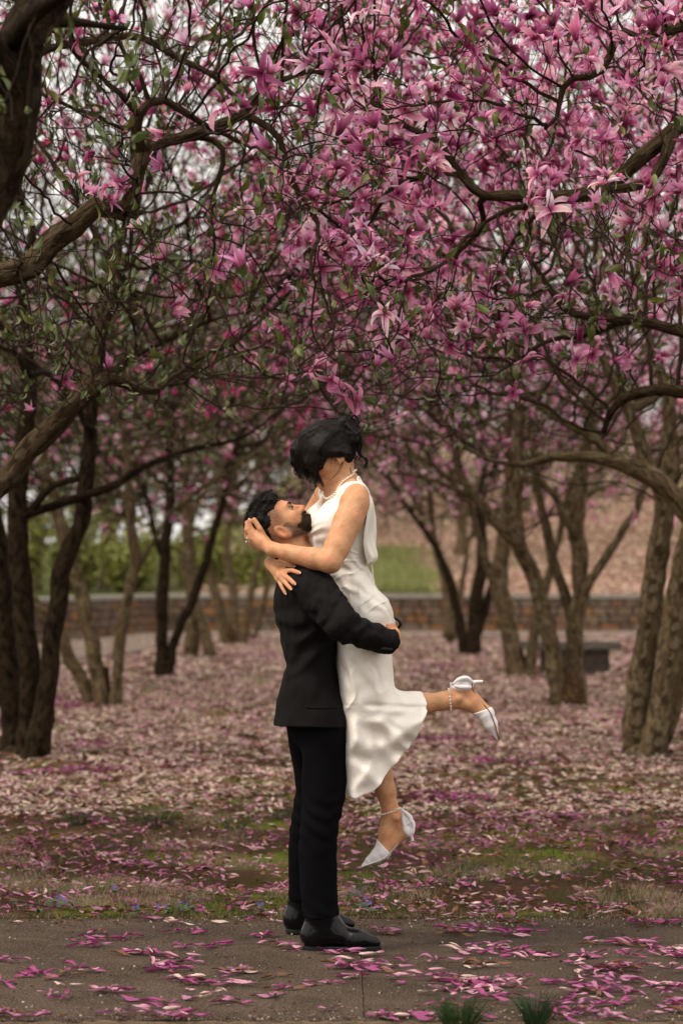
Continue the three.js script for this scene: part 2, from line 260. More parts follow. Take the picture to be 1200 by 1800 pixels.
{ // bench
  const c = D(1052, 1186, 34.2), b = thing('stone_bench', 'low grey stone slab bench on a block base between two right trunks', 'bench', v3(c.x - .44, 0, c.z)), m = std(.26, .225, .20, .9, { map: stoneT, bumpMap: stoneB, bumpScale: .02 }), m2 = std(.13, .10, .085, .95, { map: stoneT, bumpMap: stoneB, bumpScale: .02 });
  const mk = (name, w, h, dd, x, y, mat) => { const g = new THREE.BoxGeometry(w, h, dd, 12, 3, 5), p = g.attributes.position; for (let i = 0; i < p.count; i++) { const n = .012 * N3(p.getX(i) * 7, p.getY(i) * 9, p.getZ(i) * 7); p.setXYZ(i, p.getX(i) + n, p.getY(i) + n, p.getZ(i) - n); } g.computeVertexNormals(); const o = shade(new THREE.Mesh(g, mat)); o.name = name; o.position.set(x, y, 0); b.add(o); };
  mk('seat', 1.45, .11, .5, 0, .405, m); mk('base', .95, .36, .36, .1, .175, m2);
}
{ // small green post seen past the dress
  const c = D(683, 1193, 33), p = thing('utility_post', 'small dark green post on the lawn just behind the white skirt', 'post', v3(c.x, 0, c.z)), m = std(.02, .10, .075, .5), g = new THREE.CylinderGeometry(.045, .05, .16, 16); g.translate(c.x, .08, c.z); part('body', g, m, p); const k = new THREE.SphereGeometry(.05, 16, 8, 0, 6.3, 0, 1.6); k.translate(c.x, .16, c.z); part('cap', k, m, p);
}
// ---------------------------------------------------------------- the couple: materials
const weaveT = tex(256, (u, v, i, j) => { const w = ((i + j) % 8 < 4 ? .5 : .42) + .12 * (N2(i * .9, j * .9)); return [w, w, w]; }, false);
const wrinkleT = tex(512, (u, v) => { const n = .5 + .22 * tn(u, v, 5, 3) + .12 * tn(u, v, 14, 8); return [n, n, n]; }, false);
const skinT = tex(512, (u, v) => { const n = .5 + .3 * tn(u, v, 60, 1) + .2 * tn(u, v, 130, 2); return [n, n, n]; }, false);
const skinM = phys(1, 1, 1, .52, { vertexColors: true, bumpMap: skinT, bumpScale: .0012, specularIntensity: .4 });
const hairM = phys(.0055, .0042, .004, .5, { specularIntensity: .25 }), strandM = phys(.010, .0075, .0065, .42, { specularIntensity: .35 });
const hairMatteM = phys(.0065, .005, .0045, .6, { specularIntensity: .25 });
const jacketM = phys(.0105, .0095, .0098, .9, { bumpMap: weaveT, bumpScale: .0008, sheen: .08, sheenColor: lin(.2, .19, .22), sheenRoughness: .6, specularIntensity: .12 });
const trouserM = phys(.0045, .0043, .005, .95, { bumpMap: weaveT, bumpScale: .0008, specularIntensity: .08 });
const leatherM = phys(.004, .004, .005, .17, { bumpMap: wrinkleT, bumpScale: .0025, specularIntensity: .5 });
const soleM = std(.008, .008, .009, .6), elasticM = std(.005, .005, .006, .95);
const satinM = phys(.85, .80, .735, .36, { bumpMap: wrinkleT, bumpScale: .0025, sheen: .25, sheenColor: lin(1, .97, .93), sheenRoughness: .4, specularIntensity: .55 });
const shoeM = phys(.80, .76, .77, .38, { specularIntensity: .6 }), innerM = std(.62, .6, .58, .4), tanM = std(.30, .17, .08, .5), goldM = std(.8, .62, .35, .3, { metalness: .9 });
const pearlM = phys(.86, .78, .66, .22, { clearcoat: .6, clearcoatRoughness: .15 }), nailM = phys(.85, .76, .72, .2), clipM = std(.012, .01, .01, .25);
const strapM = std(.006, .006, .007, .5), glassM = phys(.01, .01, .012, .08), silverM = std(.8, .8, .8, .15, { metalness: 1 });
const eyeWhiteM = phys(.3, .25, .22, .2), irisM = phys(.02, .01, .006, .1), lashM = std(.006, .004, .004, .8);
const skinA = (k = 1) => { const c = [.55 * k, .275 * k, .145 * k]; return (x, y, z) => { const n = 1 + .10 * N3(x * 26, y * 26, z * 26) + .10 * N3(x * 110, y * 110, z * 110), r = .10 * N3(x * 13 + 5, y * 13, z * 13) + .05 * N3(x * 45, y * 45, z * 45 + 3); return [c[0] * n, c[1] * n * (1 - r), c[2] * n * (1 - r)]; }; };

function frame(c, fwd, up) {                                      // head axes: x forward, y up, z to the side
  const f = fwd.clone().normalize(), s = v3(0, 0, 0).crossVectors(f, up).normalize(), u = v3(0, 0, 0).crossVectors(s, f);
  const W = (x, y, z) => v3(c.x + f.x * x + u.x * y + s.x * z, c.y + f.y * x + u.y * y + s.y * z, c.z + f.z * x + u.z * y + s.z * z);
  const q = [f.x, f.y, f.z, u.x, u.y, u.z, s.x, s.y, s.z];
  const L = (x, y, z) => { const a = x - c.x, b = y - c.y, e = z - c.z; return [q[0] * a + q[1] * b + q[2] * e, q[3] * a + q[4] * b + q[5] * e, q[6] * a + q[7] * b + q[8] * e]; };
  return { W, L, q };
}
function headField(F, man) {
  const { W, q } = F, e = (x, y, z, a, b, c) => ell(W(x, y, z), v3(a, b, c), q), both = (g) => [g(1), g(-1)];
  const jw = man ? 1 : .93;
  const big = U(.03, e(-.004, .012, 0, .099, .09, .076), e(.036, -.05, 0, .056, .07, .056 * jw),
    ...both((s) => cone(W(-.002, -.066, .052 * s * jw), W(.066, -.112, .016 * s), .021, .021)), e(.076, -.115, 0, .019, .018, .026 * jw), ...both((s) => e(.056, -.046, .043 * s, .026, .02, .021)));
  const nose = U(.012, cone(W(.089, -.012, 0), W(.112, -.056, 0), .0075, man ? .0105 : .009), ...both((s) => e(.099, -.06, .012 * s, .011, .0085, .0075)));
  const lips = U(.004, e(.0965, -.083, 0, .009, .0048, .021), e(.095, -.0925, 0, .0095, .006, .018)), brow = e(.083, .0, 0, .016, man ? .013 : .008, .048);
  const sockets = both((s) => e(.101, -.022, .032 * s, .016, .012, .02));
  const ey = man ? -.042 : -.03, ears = both((s) => { const a = ell(W(-.012, ey, .080 * s), v3(.020, .034, .0095), q), b = e(-.009, ey + .003, .091 * s, .012, .023, .009), lobe = e(-.006, ey - .029, .077 * s, .010, .011, .0065); return (x, y, z) => smax(smin(a(x, y, z), lobe(x, y, z), .008), -b(x, y, z), .005); });
  return (x, y, z) => {
    let d = smin(big(x, y, z), brow(x, y, z), .02);
    for (const s of sockets) d = smax(d, -s(x, y, z), .014);
    d = smin(d, nose(x, y, z), .012); d = smin(d, lips(x, y, z), .006);
    for (const s of ears) d = smin(d, s(x, y, z), .006);
    return d;
  };
}
function eyes(F, root, man) {
  for (const s of [1, -1]) {
    const c = F.W(.083, -.022, .031 * s), b = new THREE.SphereGeometry(.0118, 16, 12); b.scale(1, .5, 1); b.rotateZ(Math.atan2(F.q[1], F.q[0])); b.translate(c.x, c.y, c.z);
    const eye = part('eye', b, eyeWhiteM, root), d = F.W(man ? .0925 : .0915, -.0215, .031 * s), i = new THREE.SphereGeometry(.0052, 12, 8); i.translate(d.x, d.y, d.z); part('iris', i, irisM, eye);
    const lid = [], brow = [];
    for (let t = -1; t <= 1.001; t += .25) { lid.push(F.W(.0945 - .006 * t * t, -.0175 - .004 * t * t, (.031 + .013 * t) * s)); brow.push(F.W(.1 - .012 * sstep(-.4, 1, t) - .001 * t * t, .0 + .004 * t - .004 * t * t, (.03 + .02 * t) * s)); }
    part('eyelashes', tube(lid, lid.map(() => .0018), 5), lashM, root);
    part('eyebrow', tube(brow, brow.map((_, k) => (man ? .0042 : .0026) * (1 - .6 * (k / 8))), 6), lashM, root);
  }
}
function finger(pts, r) { return chain(pts, pts.map((_, i) => r * (1 - .22 * i / (pts.length - 1)))); }
const boxOf = (pts, m) => { const b = new THREE.Box3().setFromPoints(pts).expandByScalar(m); return [b.min, b.max]; };

// ---------------------------------------------------------------- the man
const MAN = P(585, 1657, 0); MAN.y = 0;
const man = thing('person', 'person in black suit and chelsea boots standing on the path, lifting the other person', 'person', v3(MAN.x, 0, 0));
const mHead = frame(P(484, 921, 0), v3(.53, .85, .03), v3(-.85, .53, 0));
const mRows = [[988, 505, 556, .10], [1000, 490, 577, .165], [1020, 484, 589, .21], [1050, 481, 594, .222], [1080, 483, 598, .22], [1110, 490, 598, .21], [1140, 497, 595, .197], [1170, 500, 596, .19], [1200, 494, 602, .195], [1230, 487, 614, .205], [1260, 482, 624, .212], [1300, 476, 628, .215]]
  .map(([y, l, r, b]) => [P(600, y).y, P((l + r) / 2, y).x, (r - l) / 2 / FPX * BACK, b, 0, 0]);
const mTorso = prof(mRows);
const mSho = P(549, 1034, .175), mElb = P(601, 1101, .30), mWri = P(683, 1127, .225), mSho2 = P(546, 1034, -.175), mElb2 = P(606, 1098, -.33), mWri2 = P(677, 1098, -.13);
const sleeveN = chain([mSho, mSho.clone().lerp(mElb, .5).add(v3(.004, .01, .01)), mElb, mElb.clone().lerp(mWri, .55), mWri, P(700, 1131, .195)], [.082, .074, .066, .058, .0475, .0455]), sleeveF = chain([mSho2, mElb2, mWri2], [.08, .064, .05]);
const cuffN = v3(0, 0, 0).subVectors(P(700, 1131, .195), mWri).normalize(), cuffP = P(689, 1128, .21);
const collar = chain([P(492, 984, -.03), P(491, 985, .045), P(515, 991, .085), P(545, 998, .075)], [.014, .014, .015, .012], .01);
function jacketField(x, y, z) {
  let d = mTorso(x, y, z);
  const ar = (x - mElb.x) * .65 + (y - mElb.y) * -.75, al = (x - mElb.x) * .75 + (y - mElb.y) * .65;
  let s = sleeveN(x, y, z);
  if (s < .03) s += .0048 * Math.sin(al * 2 + ar * 95 + 2.4 * N3(x * 7, y * 7, z * 7)) * Math.exp(-((ar * ar) / .012)) + .004 * N3(x * 14, y * 14, z * 14) + .0025 * N3(x * 34, y * 20, z * 30);
  const cut = (x - cuffP.x) * cuffN.x + (y - cuffP.y) * cuffN.y + (z - cuffP.z) * cuffN.z;
  s = Math.max(s, cut);
  d = smin(d, s, .045); d = smin(d, sleeveF(x, y, z), .04); d = smin(d, collar(x, y, z), .012);
  if (d < .04 && d > -.04) {
    const a = Math.atan2(y - 1.28, x - .02), r = Math.hypot(x - .02, y - 1.28);       // drag folds that run from the back to the arm
    d += .005 * Math.sin(y * 62 - x * 34 + 2.2 * N3(x * 5, y * 6, z * 5)) * sstep(1.36, 1.27, y) * sstep(1.02, 1.14, y) * sstep(.05, -.18, x);
    d += .006 * N3(x * 5 + 3, y * 6, z * 5) + .0025 * N3(x * 16, y * 9, z * 16);
    const sx = x - (P(511, 1200).x - .006 + (1.03 - y) * .06);                        // side vent below the waist
    if (z > 0 && y < 1.06) d += .0045 * Math.exp(-(sx * sx) / .00001) * sstep(1.06, 1.0, y);
  }
  const hem = y - (P(500, 1273).y - .02 * (1 - Math.cos((x + .14) * 8)) * .5 + .0);
  const fr = Math.hypot(Math.max(0, x - P(585, 1240).x), Math.min(0, y - P(585, 1245).y)) - .088;                // rounded front corner
  return smax(smax(d, -hem, .006), x > P(585, 1240).x && y < P(585, 1245).y ? fr : -1, .006);
}
// hands: hers lie on him, so his come from the same fields
const mNeck = chain([mHead.W(-.03, -.05, 0), P(519, 972, 0), P(520, 1005, 0)], [.062, .058, .066], .02);
const hW2 = P(686, 1098, -.06), hK = P(689, 1108, .03);
const mHandR0 = U(.014, cone(mWri, P(690, 1119, .19), .03, .03), cone(P(690, 1119, .19), P(692, 1113, .12), .028, .024), ...[0, 1, 2, 3].map((i) => finger([P(692, 1106 + i * 6, .13), P(691.5, 1104 + i * 6.5, .07), P(689, 1104 + i * 6.5, .03)], .0095)), finger([P(688, 1114, .16), P(682, 1102, .13), P(677, 1098, .1)], .011));
const mHandL0 = U(.014, cone(mWri2, hW2, .03, .029), cone(hW2, P(685, 1104, .03), .029, .026), ...[0, 1, 2, 3].map((i) => finger([P(685, 1098 + i * 6, .05), P(686, 1099 + i * 6, .10), P(683, 1102 + i * 6, .13)], .0095)), finger([P(684, 1098, .0), P(679, 1094, .05), P(676, 1096, .08)], .011));
const mHandR = bound(mHandR0, [mWri, P(692, 1130, .03)], .06), mHandL = bound(mHandL0, [mWri2, P(692, 1130, .13)], .06);
const nearLegPts = [[570, 1270, .09, .094], [571, 1300, .10, .090], [570, 1350, .10, .087], [569, 1400, .105, .084], [562, 1445, .11, .077], [558, 1500, .115, .0725], [560, 1560, .115, .072], [563, 1606, .115, .071], [563, 1616, .115, .070]];
const farLegPts = [[546, 1270, -.08, .095], [547, 1300, -.10, .093], [556, 1360, -.15, .086], [556, 1400, -.18, .083], [545, 1445, -.22, .078], [538, 1500, -.26, .075], [538, 1550, -.30, .073], [539, 1584, -.33, .071], [539, 1590, -.33, .07]];
const legOf = (a) => chain(a.map(([x, y, z]) => P(x, y, z)), a.map((q) => q[3]));
const nearLeg = legOf(nearLegPts), farLeg = legOf(farLegPts);
const seat = ell(P(556, 1262, 0), v3(.112, .14, .17));
function trouserField(x, y, z) {
  let a = nearLeg(x, y, z), b = farLeg(x, y, z);
  const wob = (ph) => { const k = Math.exp(-(((y - .50) / .13) ** 2)), m = Math.exp(-(((y - .13) / .08) ** 2)); return .0028 * Math.sin(y * 85 + x * 40 + z * 30 + ph + 2.5 * N3(x * 8, y * 4, z * 8)) * (k + .8 * m) + .003 * N3(x * 9, y * 6, z * 9); };
  if (a < .03) a += wob(0); if (b < .03) b += wob(2);
  a = Math.max(a, P(563, 1611, .1).y - y); b = Math.max(b, P(539, 1583, -.33).y - y);
  return smin(smin(a, b, .012), seat(x, y, z), .05);
}
const bodyShrunk = prof(mRows.slice(0, 10).map((r, i) => [r[0], r[1] - (i > 7 ? .004 : 0), r[2] - (i > 7 ? .03 : .022), r[3] - .03, r[4], 0]));
const mArms = [chain([mSho, mElb, mWri], [.055, .045, .031]), chain([mSho2, mElb2, mWri2], [.055, .045, .031])];
const mLegs = [legOf(nearLegPts.map((q) => [q[0], q[1], q[2], q[3] * .72])), legOf(farLegPts.map((q) => [q[0], q[1], q[2], q[3] * .72]))];
const mHeadF = bound(headField(mHead, true), [mHead.W(0, -.02, 0)], .15);
const manHeadNeck = (x, y, z) => smin(mHeadF(x, y, z), mNeck(x, y, z), .03);
const manBody = (x, y, z) => { let d = smin(manHeadNeck(x, y, z), bodyShrunk(x, y, z), .04); for (const f of mArms) d = smin(d, f(x, y, z), .03); for (const f of mLegs) d = smin(d, f(x, y, z), .03); d = smin(d, mHandR(x, y, z), .012); return smin(d, mHandL(x, y, z), .012); };
const hd = mHead, beardRegion = bound(U(.012, ...[1, -1].flatMap((s) => [chain([hd.W(.014, -.046, .07 * s), hd.W(.014, -.080, .06 * s), hd.W(.05, -.108, .045 * s), hd.W(.082, -.117, .02 * s)], [.016, .024, .027, .028]), chain([hd.W(.068, -.09, .036 * s), hd.W(.088, -.078, .022 * s), hd.W(.102, -.0745, .004 * s)], [.013, .0085, .006])]), cone(hd.W(.088, -.11, -.02), hd.W(.088, -.11, .02), .021), cone(hd.W(.08, -.13, -.012), hd.W(.08, -.13, .012), .022)), [hd.W(0, -.04, .07), hd.W(0, -.04, -.07), hd.W(.1, -.13, 0)], .04);
const fadeMask = (x, y, z) => { const [a, b, c] = mHead.L(x, y, z); return sstep(.062, .028, a - .35 * b) * sstep(-.075, .005, b + .35 * (.0 - a)) * sstep(.035, .055, Math.abs(c) + (a < -.03 ? .1 : 0)); };
{
  const base = skinA(1.0);
  const col = (x, y, z) => {
    const c = base(x, y, z), [a, b, l] = mHead.L(x, y, z), ear = Math.exp(-(((a + .012) / .024) ** 2) - (((b + .044) / .04) ** 2)) * (Math.abs(l) > .07 ? 1 : 0);
    let f = fadeMask(x, y, z) * (1 - ear) * (.62 + .3 * N3(x * 420, y * 420, z * 420));                       // clipped hair on the side of the head
    const nape = sstep(-.045, -.075, a) * sstep(-.13, -.06, b) * .7; f = Math.max(f, nape * (1 - ear));
    const lip = Math.exp(-(((a - .103) / .008) ** 2) - (((b + .0885) / .0085) ** 2));
    const red = ear * .10 + .12 * Math.exp(-(((a - .115) / .014) ** 2) - (((b + .055) / .014) ** 2));
    let k = [c[0] * (1 + red * .5), c[1] * (1 - red - .35 * lip), c[2] * (1 - red - .2 * lip)];
    const st = Math.min(beardRegion(x, y, z), 1); f = Math.max(f, .8 * sstep(.014, -.008, st + .004 * N3(x * 200, y * 200, z * 200)) * (1 - ear));
    f = clamp(f); return [lerp(k[0], .035, f), lerp(k[1], .028, f), lerp(k[2], .024, f)];
  };
  const gs = [skin3(manBody, v3(mHead.W(0, 0, 0).x - .2, P(0, 1004).y - .01, -.16), v3(mHead.W(0, 0, 0).x + .2, P(0, 860).y, .16), .0032, col),
    skin3(manBody, v3(-.35, .08, -.45), v3(.02, P(0, 1004).y, .4), .013, base), skin3(manBody, v3(.02, .9, -.45), v3(P(672, 0).x, 1.45, .4), .013, base),
    skin3(manBody, v3(P(672, 0).x - .01, P(0, 1160).y, -.2), v3(P(712, 0).x, P(0, 1070).y, .3), .0032, base)];
  part('body', mergeGeometries(gs), skinM, man);
  eyes(mHead, man, true);
  const region = beardRegion;
  const lipsCut = ell(hd.W(.106, -.0885, 0), v3(.011, .0075, .019), hd.q);
  const beard = (x, y, z) => { const [a, b] = hd.L(x, y, z), n = .0013 * N3(x * 160, y * 160, z * 160); return smax(smax(manHeadNeck(x, y, z) + .0005 - .0075 * sstep(.03, .085, a) + n, region(x, y, z) + 2.5 * n + .004 * N3(x * 60, y * 60, z * 60), .003), -lipsCut(x, y, z), .003); };
  const bm = std(.026, .017, .012, .85);
  part('beard', skin3(beard, ...boxOf([hd.W(0, -.03, .09), hd.W(.12, -.15, -.09), hd.W(.0, -.16, 0), hd.W(.12, -.05, 0)], .02), .0032), bm, man);
}
const mHairF = (() => {
  const a = ell(mHead.W(-.004, .052, 0), v3(.096, .060, .074), mHead.q), b = ell(mHead.W(-.034, .012, 0), v3(.079, .084, .075), mHead.q), fr = ell(mHead.W(.060, .070, .01), v3(.032, .026, .05), mHead.q);
  return (x, y, z) => { const [p, q] = mHead.L(x, y, z); let d = smin(smin(a(x, y, z), b(x, y, z), .03), fr(x, y, z), .02); d = smax(d, .012 - (q + (p < -.03 ? .09 * sstep(-.03, -.07, p) : 0)), .02); return d - .004 * Math.abs(N3(x * 45, y * 45, z * 45)) - .006 * N3(x * 30 + 9, y * 30, z * 30); };
})();
{
  const R = rng(5), gs = [skin3(mHairF, ...boxOf([mHead.W(0, .06, 0)], .17), .0034)];
  for (let i = 0; i < 420; i++) {                                 // loose curls on top
    const a = R() * 6.283, e = R() * 1.15, p = mHead.W(.0 + .105 * Math.sin(e) * Math.cos(a) + .01, .056 + .060 * Math.cos(e), .078 * Math.sin(e) * Math.sin(a));
    const o = v3(R() - .5, R() - .5, R() - .5).normalize(), u = mHead.W(0, 1, 0).sub(mHead.W(0, 0, 0)), pts = [], L = .010 + .010 * R(), w = .6 + R();
    const out = p.clone().sub(mHead.W(0, .02, 0)).normalize().multiplyScalar(.5).addScaledVector(u, .15).addScaledVector(o, .75).addScaledVector(mHead.W(1, 0, 0).sub(mHead.W(0, 0, 0)), .25).normalize(), q = v3(0, 0, 0).crossVectors(out, o).normalize();
    for (let t = 0; t <= 1.001; t += .2) pts.push(p.clone().addScaledVector(out, L * (t - .3 * t * t)).addScaledVector(q, .009 * w * Math.sin(t * 4.5)));
    gs.push(tube(pts, pts.map((_, k) => .0011 * (1 - k / 7)), 4));
  }
  part('hair', mergeGeometries(gs), hairMatteM, man);
}
const jacket = part('jacket', skin3(jacketField, v3(-.32, P(0, 1292).y, -.44), v3(P(702, 0).x, P(0, 965).y, .44), .0062, null, 9), jacketM, man);
for (let i = 0; i < 4; i++) { const p = surf(jacketField, 672 + i * 5, 1139 + i * .4, .001) ?? P(672 + i * 5, 1139, .25), b = new THREE.CylinderGeometry(.0055, .0055, .004, 12); b.rotateX(Math.PI / 2); b.translate(p.x, p.y, p.z); part('cuff_button', b, std(.03, .026, .025, .3), jacket); }
{ const pts = []; for (let i = 0; i <= 14; i++) { const p = surf(jacketField, 538 + i * 3.9, 1244 + (i > 1 && i < 13 ? 0 : -1), .0015); if (p) pts.push(p); } part('pocket_flap', tube(pts, pts.map(() => .0028), 5), jacketM, jacket); }
part('shirt_collar', tube([P(488, 976, -.03), P(489, 977, .03), P(500, 984, .062), P(525, 992, .068), P(548, 996, .05)], [.012, .012, .012, .012, .01], 8), trouserM, man);
const trousers = part('trousers', skin3(trouserField, v3(-.26, .05, -.5), v3(.06, P(0, 1240).y, .3), .0068, null, 9), trouserM, man);
function boot(hx, hy, tx, ty, z, z2, shaftTop) {
  const H = P(hx, hy, z), T = P(tx, ty, z2); H.y = 0; T.y = 0; const dir = T.clone().sub(H), L = dir.length(); dir.normalize(); const side = v3(-dir.z, 0, dir.x);
  const at = (s, up, w = 0) => H.clone().addScaledVector(dir, s * L).add(v3(0, up, 0)).addScaledVector(side, w);
  const up = U(.03, cone(at(.17, .052), at(.24, .17), .049, .060), chain([at(.13, .058), at(.42, .064), at(.68, .047), at(.93, .034)], [.047, .041, .036, .021], .02), cone(at(.68, .042, .016), at(.72, .042, -.014), .033, .033), cone(at(.42, .066), at(.3, .13), .038, .05));
  const f = (x, y, z) => smax(smax(up(x, y, z), (.019) - y, .004), y - shaftTop, .004);
  const b = part('boot', skin3(f, ...boxOf([at(-.05, 0), at(1.08, 0), at(0, shaftTop)], .06), .0042, null, 4), leatherM, man);
  const foot = U(.03, cone(at(.15, .02), at(.42, .02), .045, .036), cone(at(.42, .02), at(.7, .02, .004), .036, .046), cone(at(.7, .02, .004), at(.94, .02), .046, .022));
  const sole = (x, y, z) => smax(smax(foot(x, .02, z) + .0005, y - .021, .002), .0015 - y + (Math.max(0, ((x - H.x) * dir.x + (z - H.z) * dir.z) / L - .34) < .2 && ((x - H.x) * dir.x + (z - H.z) * dir.z) / L > .36 ? .007 : 0), .002);
  part('sole', skin3(sole, ...boxOf([at(-.05, 0), at(1.08, 0)], .06), .004), soleM, b);
  const s0 = at(.33, .09), gore = (x, y, z) => { const s = ((x - H.x) * dir.x + (z - H.z) * dir.z) / L, w = (x - H.x) * side.x + (z - H.z) * side.z; return smax(smax(up(x, y, z) - .0012, Math.abs(s - .29 - (y - .1) * .12) - .085 - (y - .1) * .3, .003), Math.max(.066 + .6 * (s - .29) ** 2 * 4 - y, y - shaftTop + .002), .003); };
  part('elastic_panel', skin3(gore, ...boxOf([at(.1, .05), at(.5, .15)], .06), .004, null, 6), elasticM, b);
  return b;
}
boot(532, 1662, 669, 1664, .112, .135, .14); boot(503, 1632, 623, 1628, -.33, -.36, .14);
{ // watch on the far wrist
  const c = P(686, 1097, -.02), pts = []; for (let i = 0; i <= 24; i++) { const a = i / 24 * 6.283; pts.push(v3(c.x + .034 * Math.cos(a) + .004, c.y + .024 * Math.sin(a), c.z + .012 * Math.sin(a) + .012 * Math.cos(a))); }
  const w = part('watch', tube(pts, pts.map(() => .006), 6), strapM, man), d = new THREE.CylinderGeometry(.015, .016, .008, 20); d.rotateZ(-1.1); d.translate(c.x + .036, c.y + .006, c.z); part('dial', d, glassM, w);
}

// ---------------------------------------------------------------- the woman
const WOM = P(640, 1400, 0);
const woman = thing('person', 'person in white satin dress held up in the air, one leg kicked back', 'person', v3(WOM.x, WOM.y, 0));
const wHead = frame(P(582, 791, .0), v3(-.93, -.36, .12), v3(-.36, .93, .05));
const YAW = .36;
const wRowsPx = [[838, 606, .045, .055, YAW], [850, 606, .06, .105, YAW], [860, 606, .072, .145, YAW], [875, 606, .084, .158, YAW], [895, 604, .101, .155, YAW], [918, 602, .113, .15, YAW], [945, 597, .112, .142, YAW], [975, 597, .100, .132, YAW], [1003, 607, .091, .128,   .22], [1030, 620, .090, .143, .14], [1055, 633, .098, .16, .08], [1080, 639, .107, .170, .04], [1105, 638, .104, .172, 0], [1140, 637, .100, .165, 0], [1180, 639, .102, .158, 0], [1240, 640, .093, .14, 0], [1290, 640, .075, .11, 0], [1350, 640, .04, .05, 0]];
const wRow = (g) => wRowsPx.map(([y, x, a, b, w]) => [P(600, y).y, P(x, y).x, a - g, b - g, 0, w]);
const wTorsoSkin = prof(wRow(.008)), wTorso = prof(wRow(0));
const buttock = [ell(P(654, 1079, .075), v3(.073, .085, .085)), ell(P(652, 1083, -.075), v3(.073, .085, .085))], bust = [ell(P(581, 921, .085), v3(.06, .058, .062)), ell(P(561, 918, -.035), v3(.06, .058, .062))];
const wSho = P(624, 886, .13), wElb = P(581, 988, .245), wWri = P(480, 966, .142), wSho2 = P(573, 876, -.15), wElb2 = P(525, 950, -.24), wWri2 = P(477, 990, -.06);
const wArmN = chain([wSho, wSho.clone().lerp(wElb, .3), wSho.clone().lerp(wElb, .75), wElb, wElb.clone().lerp(wWri, .28), wElb.clone().lerp(wWri, .75), wWri], [.057, .056, .049, .0425, .042, .032, .0265], .012), wArmF = chain([wSho2, wElb2, wElb2.clone().lerp(wWri2, .3), wWri2], [.054, .041, .041, .027], .012);
const wNeck = chain([wHead.W(-.02, -.06, 0), P(597, 838, .0), P(605, 862, .0)], [.05, .047, .06], .02);
const traps = U(.04, cone(P(602, 848, .0), P(626, 872, .11), .034, .040), cone(P(600, 846, .0), P(578, 866, -.12), .036, .042));
const onHair = (x, y, off, fb) => surf((a, b, c) => Math.min(mHairF(a, b, c), mHeadF(a, b, c)), x, y, off) ?? P(x, y, fb);
const onBack = (x, y, off, fb) => surf(jacketField, x, y, off) ?? P(x, y, fb);
const handA = (() => {
  const w = wWri, k = [onHair(447, 938, .013, .085), onHair(443.5, 945, .013, .08), onHair(442, 951, .012, .075), onHair(445, 958, .011, .07)];
  const f = [[k[0], onHair(440.5, 925, .0105, .055), onHair(438.5, 915, .008, .045)], [k[1], onHair(436, 931, .0105, .04), onHair(434, 919, .008, .025)], [k[2], onHair(433.5, 941, .010, .03), onHair(432.5, 931, .008, .005)], [k[3], onHair(437, 953, .009, .03), onHair(434.5, 945, .007, .005)]];
  const th = [onHair(468, 951, .014, .11), onHair(457, 930, .0115, .095), onHair(447, 914, .0085, .08)];
  const all = [w, ...k, ...f.flat(), ...th]; return { field: bound(U(.012, ...k.map((p, i) => cone(w, p, .021, [.0125, .0125, .012, .011][i])), cone(w, th[0], .02, .0145), cone(w.clone().lerp(k[0], .5), w.clone().lerp(k[3], .5), .017, .015), finger(th, .0125), ...f.map((p, i) => finger(p, [.0105, .0108, .0102, .009][i]))), all, .04), tips: [...f.map((p) => p[2]), th[2]], prev: [...f.map((p) => p[1]), th[1]], all };
})();
const handB = (() => {
  const w = wWri2.clone(), k = [onBack(499, 1003, .012, .12), onBack(496.5, 1009, .012, .11), onBack(492, 1013.5, .011, .1), onBack(487.5, 1016, .010, .07)], heel = P(478, 993, .03);
  const f = [[k[0], onBack(514, 1003, .010, .15), onBack(526, 1007, .0075, .17)], [k[1], onBack(508.5, 1018, .010, .15), onBack(517.5, 1026, .0075, .16)], [k[2], onBack(503, 1026, .0095, .14), onBack(511, 1035, .0072, .14)], [k[3], onBack(495, 1031, .0085, .1), onBack(501.5, 1042.5, .0065, .11)]];
  const th = [onBack(493, 989, .014, .09), onBack(505, 993, .011, .12), onBack(516, 995.5, .0085, .14)];
  const all = [w, heel, ...k, ...f.flat(), ...th]; return { field: bound(U(.012, cone(w, heel, .025, .022), ...k.map((p, i) => cone(heel, p, .019, [.0122, .0122, .0115, .0105][i])), cone(heel, th[0], .018, .0135), finger(th, .0118), ...f.map((p, i) => finger(p, [.0102, .0105, .0098, .0085][i]))), all, .04), tips: [...f.map((p) => p[2]), th[2]], prev: [...f.map((p) => p[1]), th[1]], all };
})();
// legs: the far one hangs down, the near one is bent back at the knee
const hipF = P(634, 1110, -.08), kneeF = P(648, 1265, -.05), ankF = P(687, 1428, -.02), hipN = P(640, 1110, .08), kneeN = P(640, 1246, .085), ankN = P(793, 1230, .05);
const wLegs = [chain([hipF, kneeF, kneeF.clone().lerp(ankF, .3).add(v3(.008, 0, 0)), P(677, 1390, -.02), ankF], [.085, .058, .052, .037, .031], .02), chain([hipN, kneeN, kneeN.clone().lerp(ankN, .35), P(745, 1237, .06), P(780, 1232, .05), ankN], [.085, .058, .052, .039, .0335, .032], .02)];
const footF = bound(U(.018, cone(ankF, P(714, 1459, -.02), .031, .026), chain([ankF, P(679, 1463, -.02), P(671, 1497, -.02), P(648, 1513, -.02)], [.031, .031, .024, .012], .012), cone(P(713, 1459, -.02), P(673, 1498, -.02), .024, .022), ell(P(697, 1437, .012), v3(.012, .012, .01))), [ankF, P(640, 1520, 0), P(727, 1450)], .04);
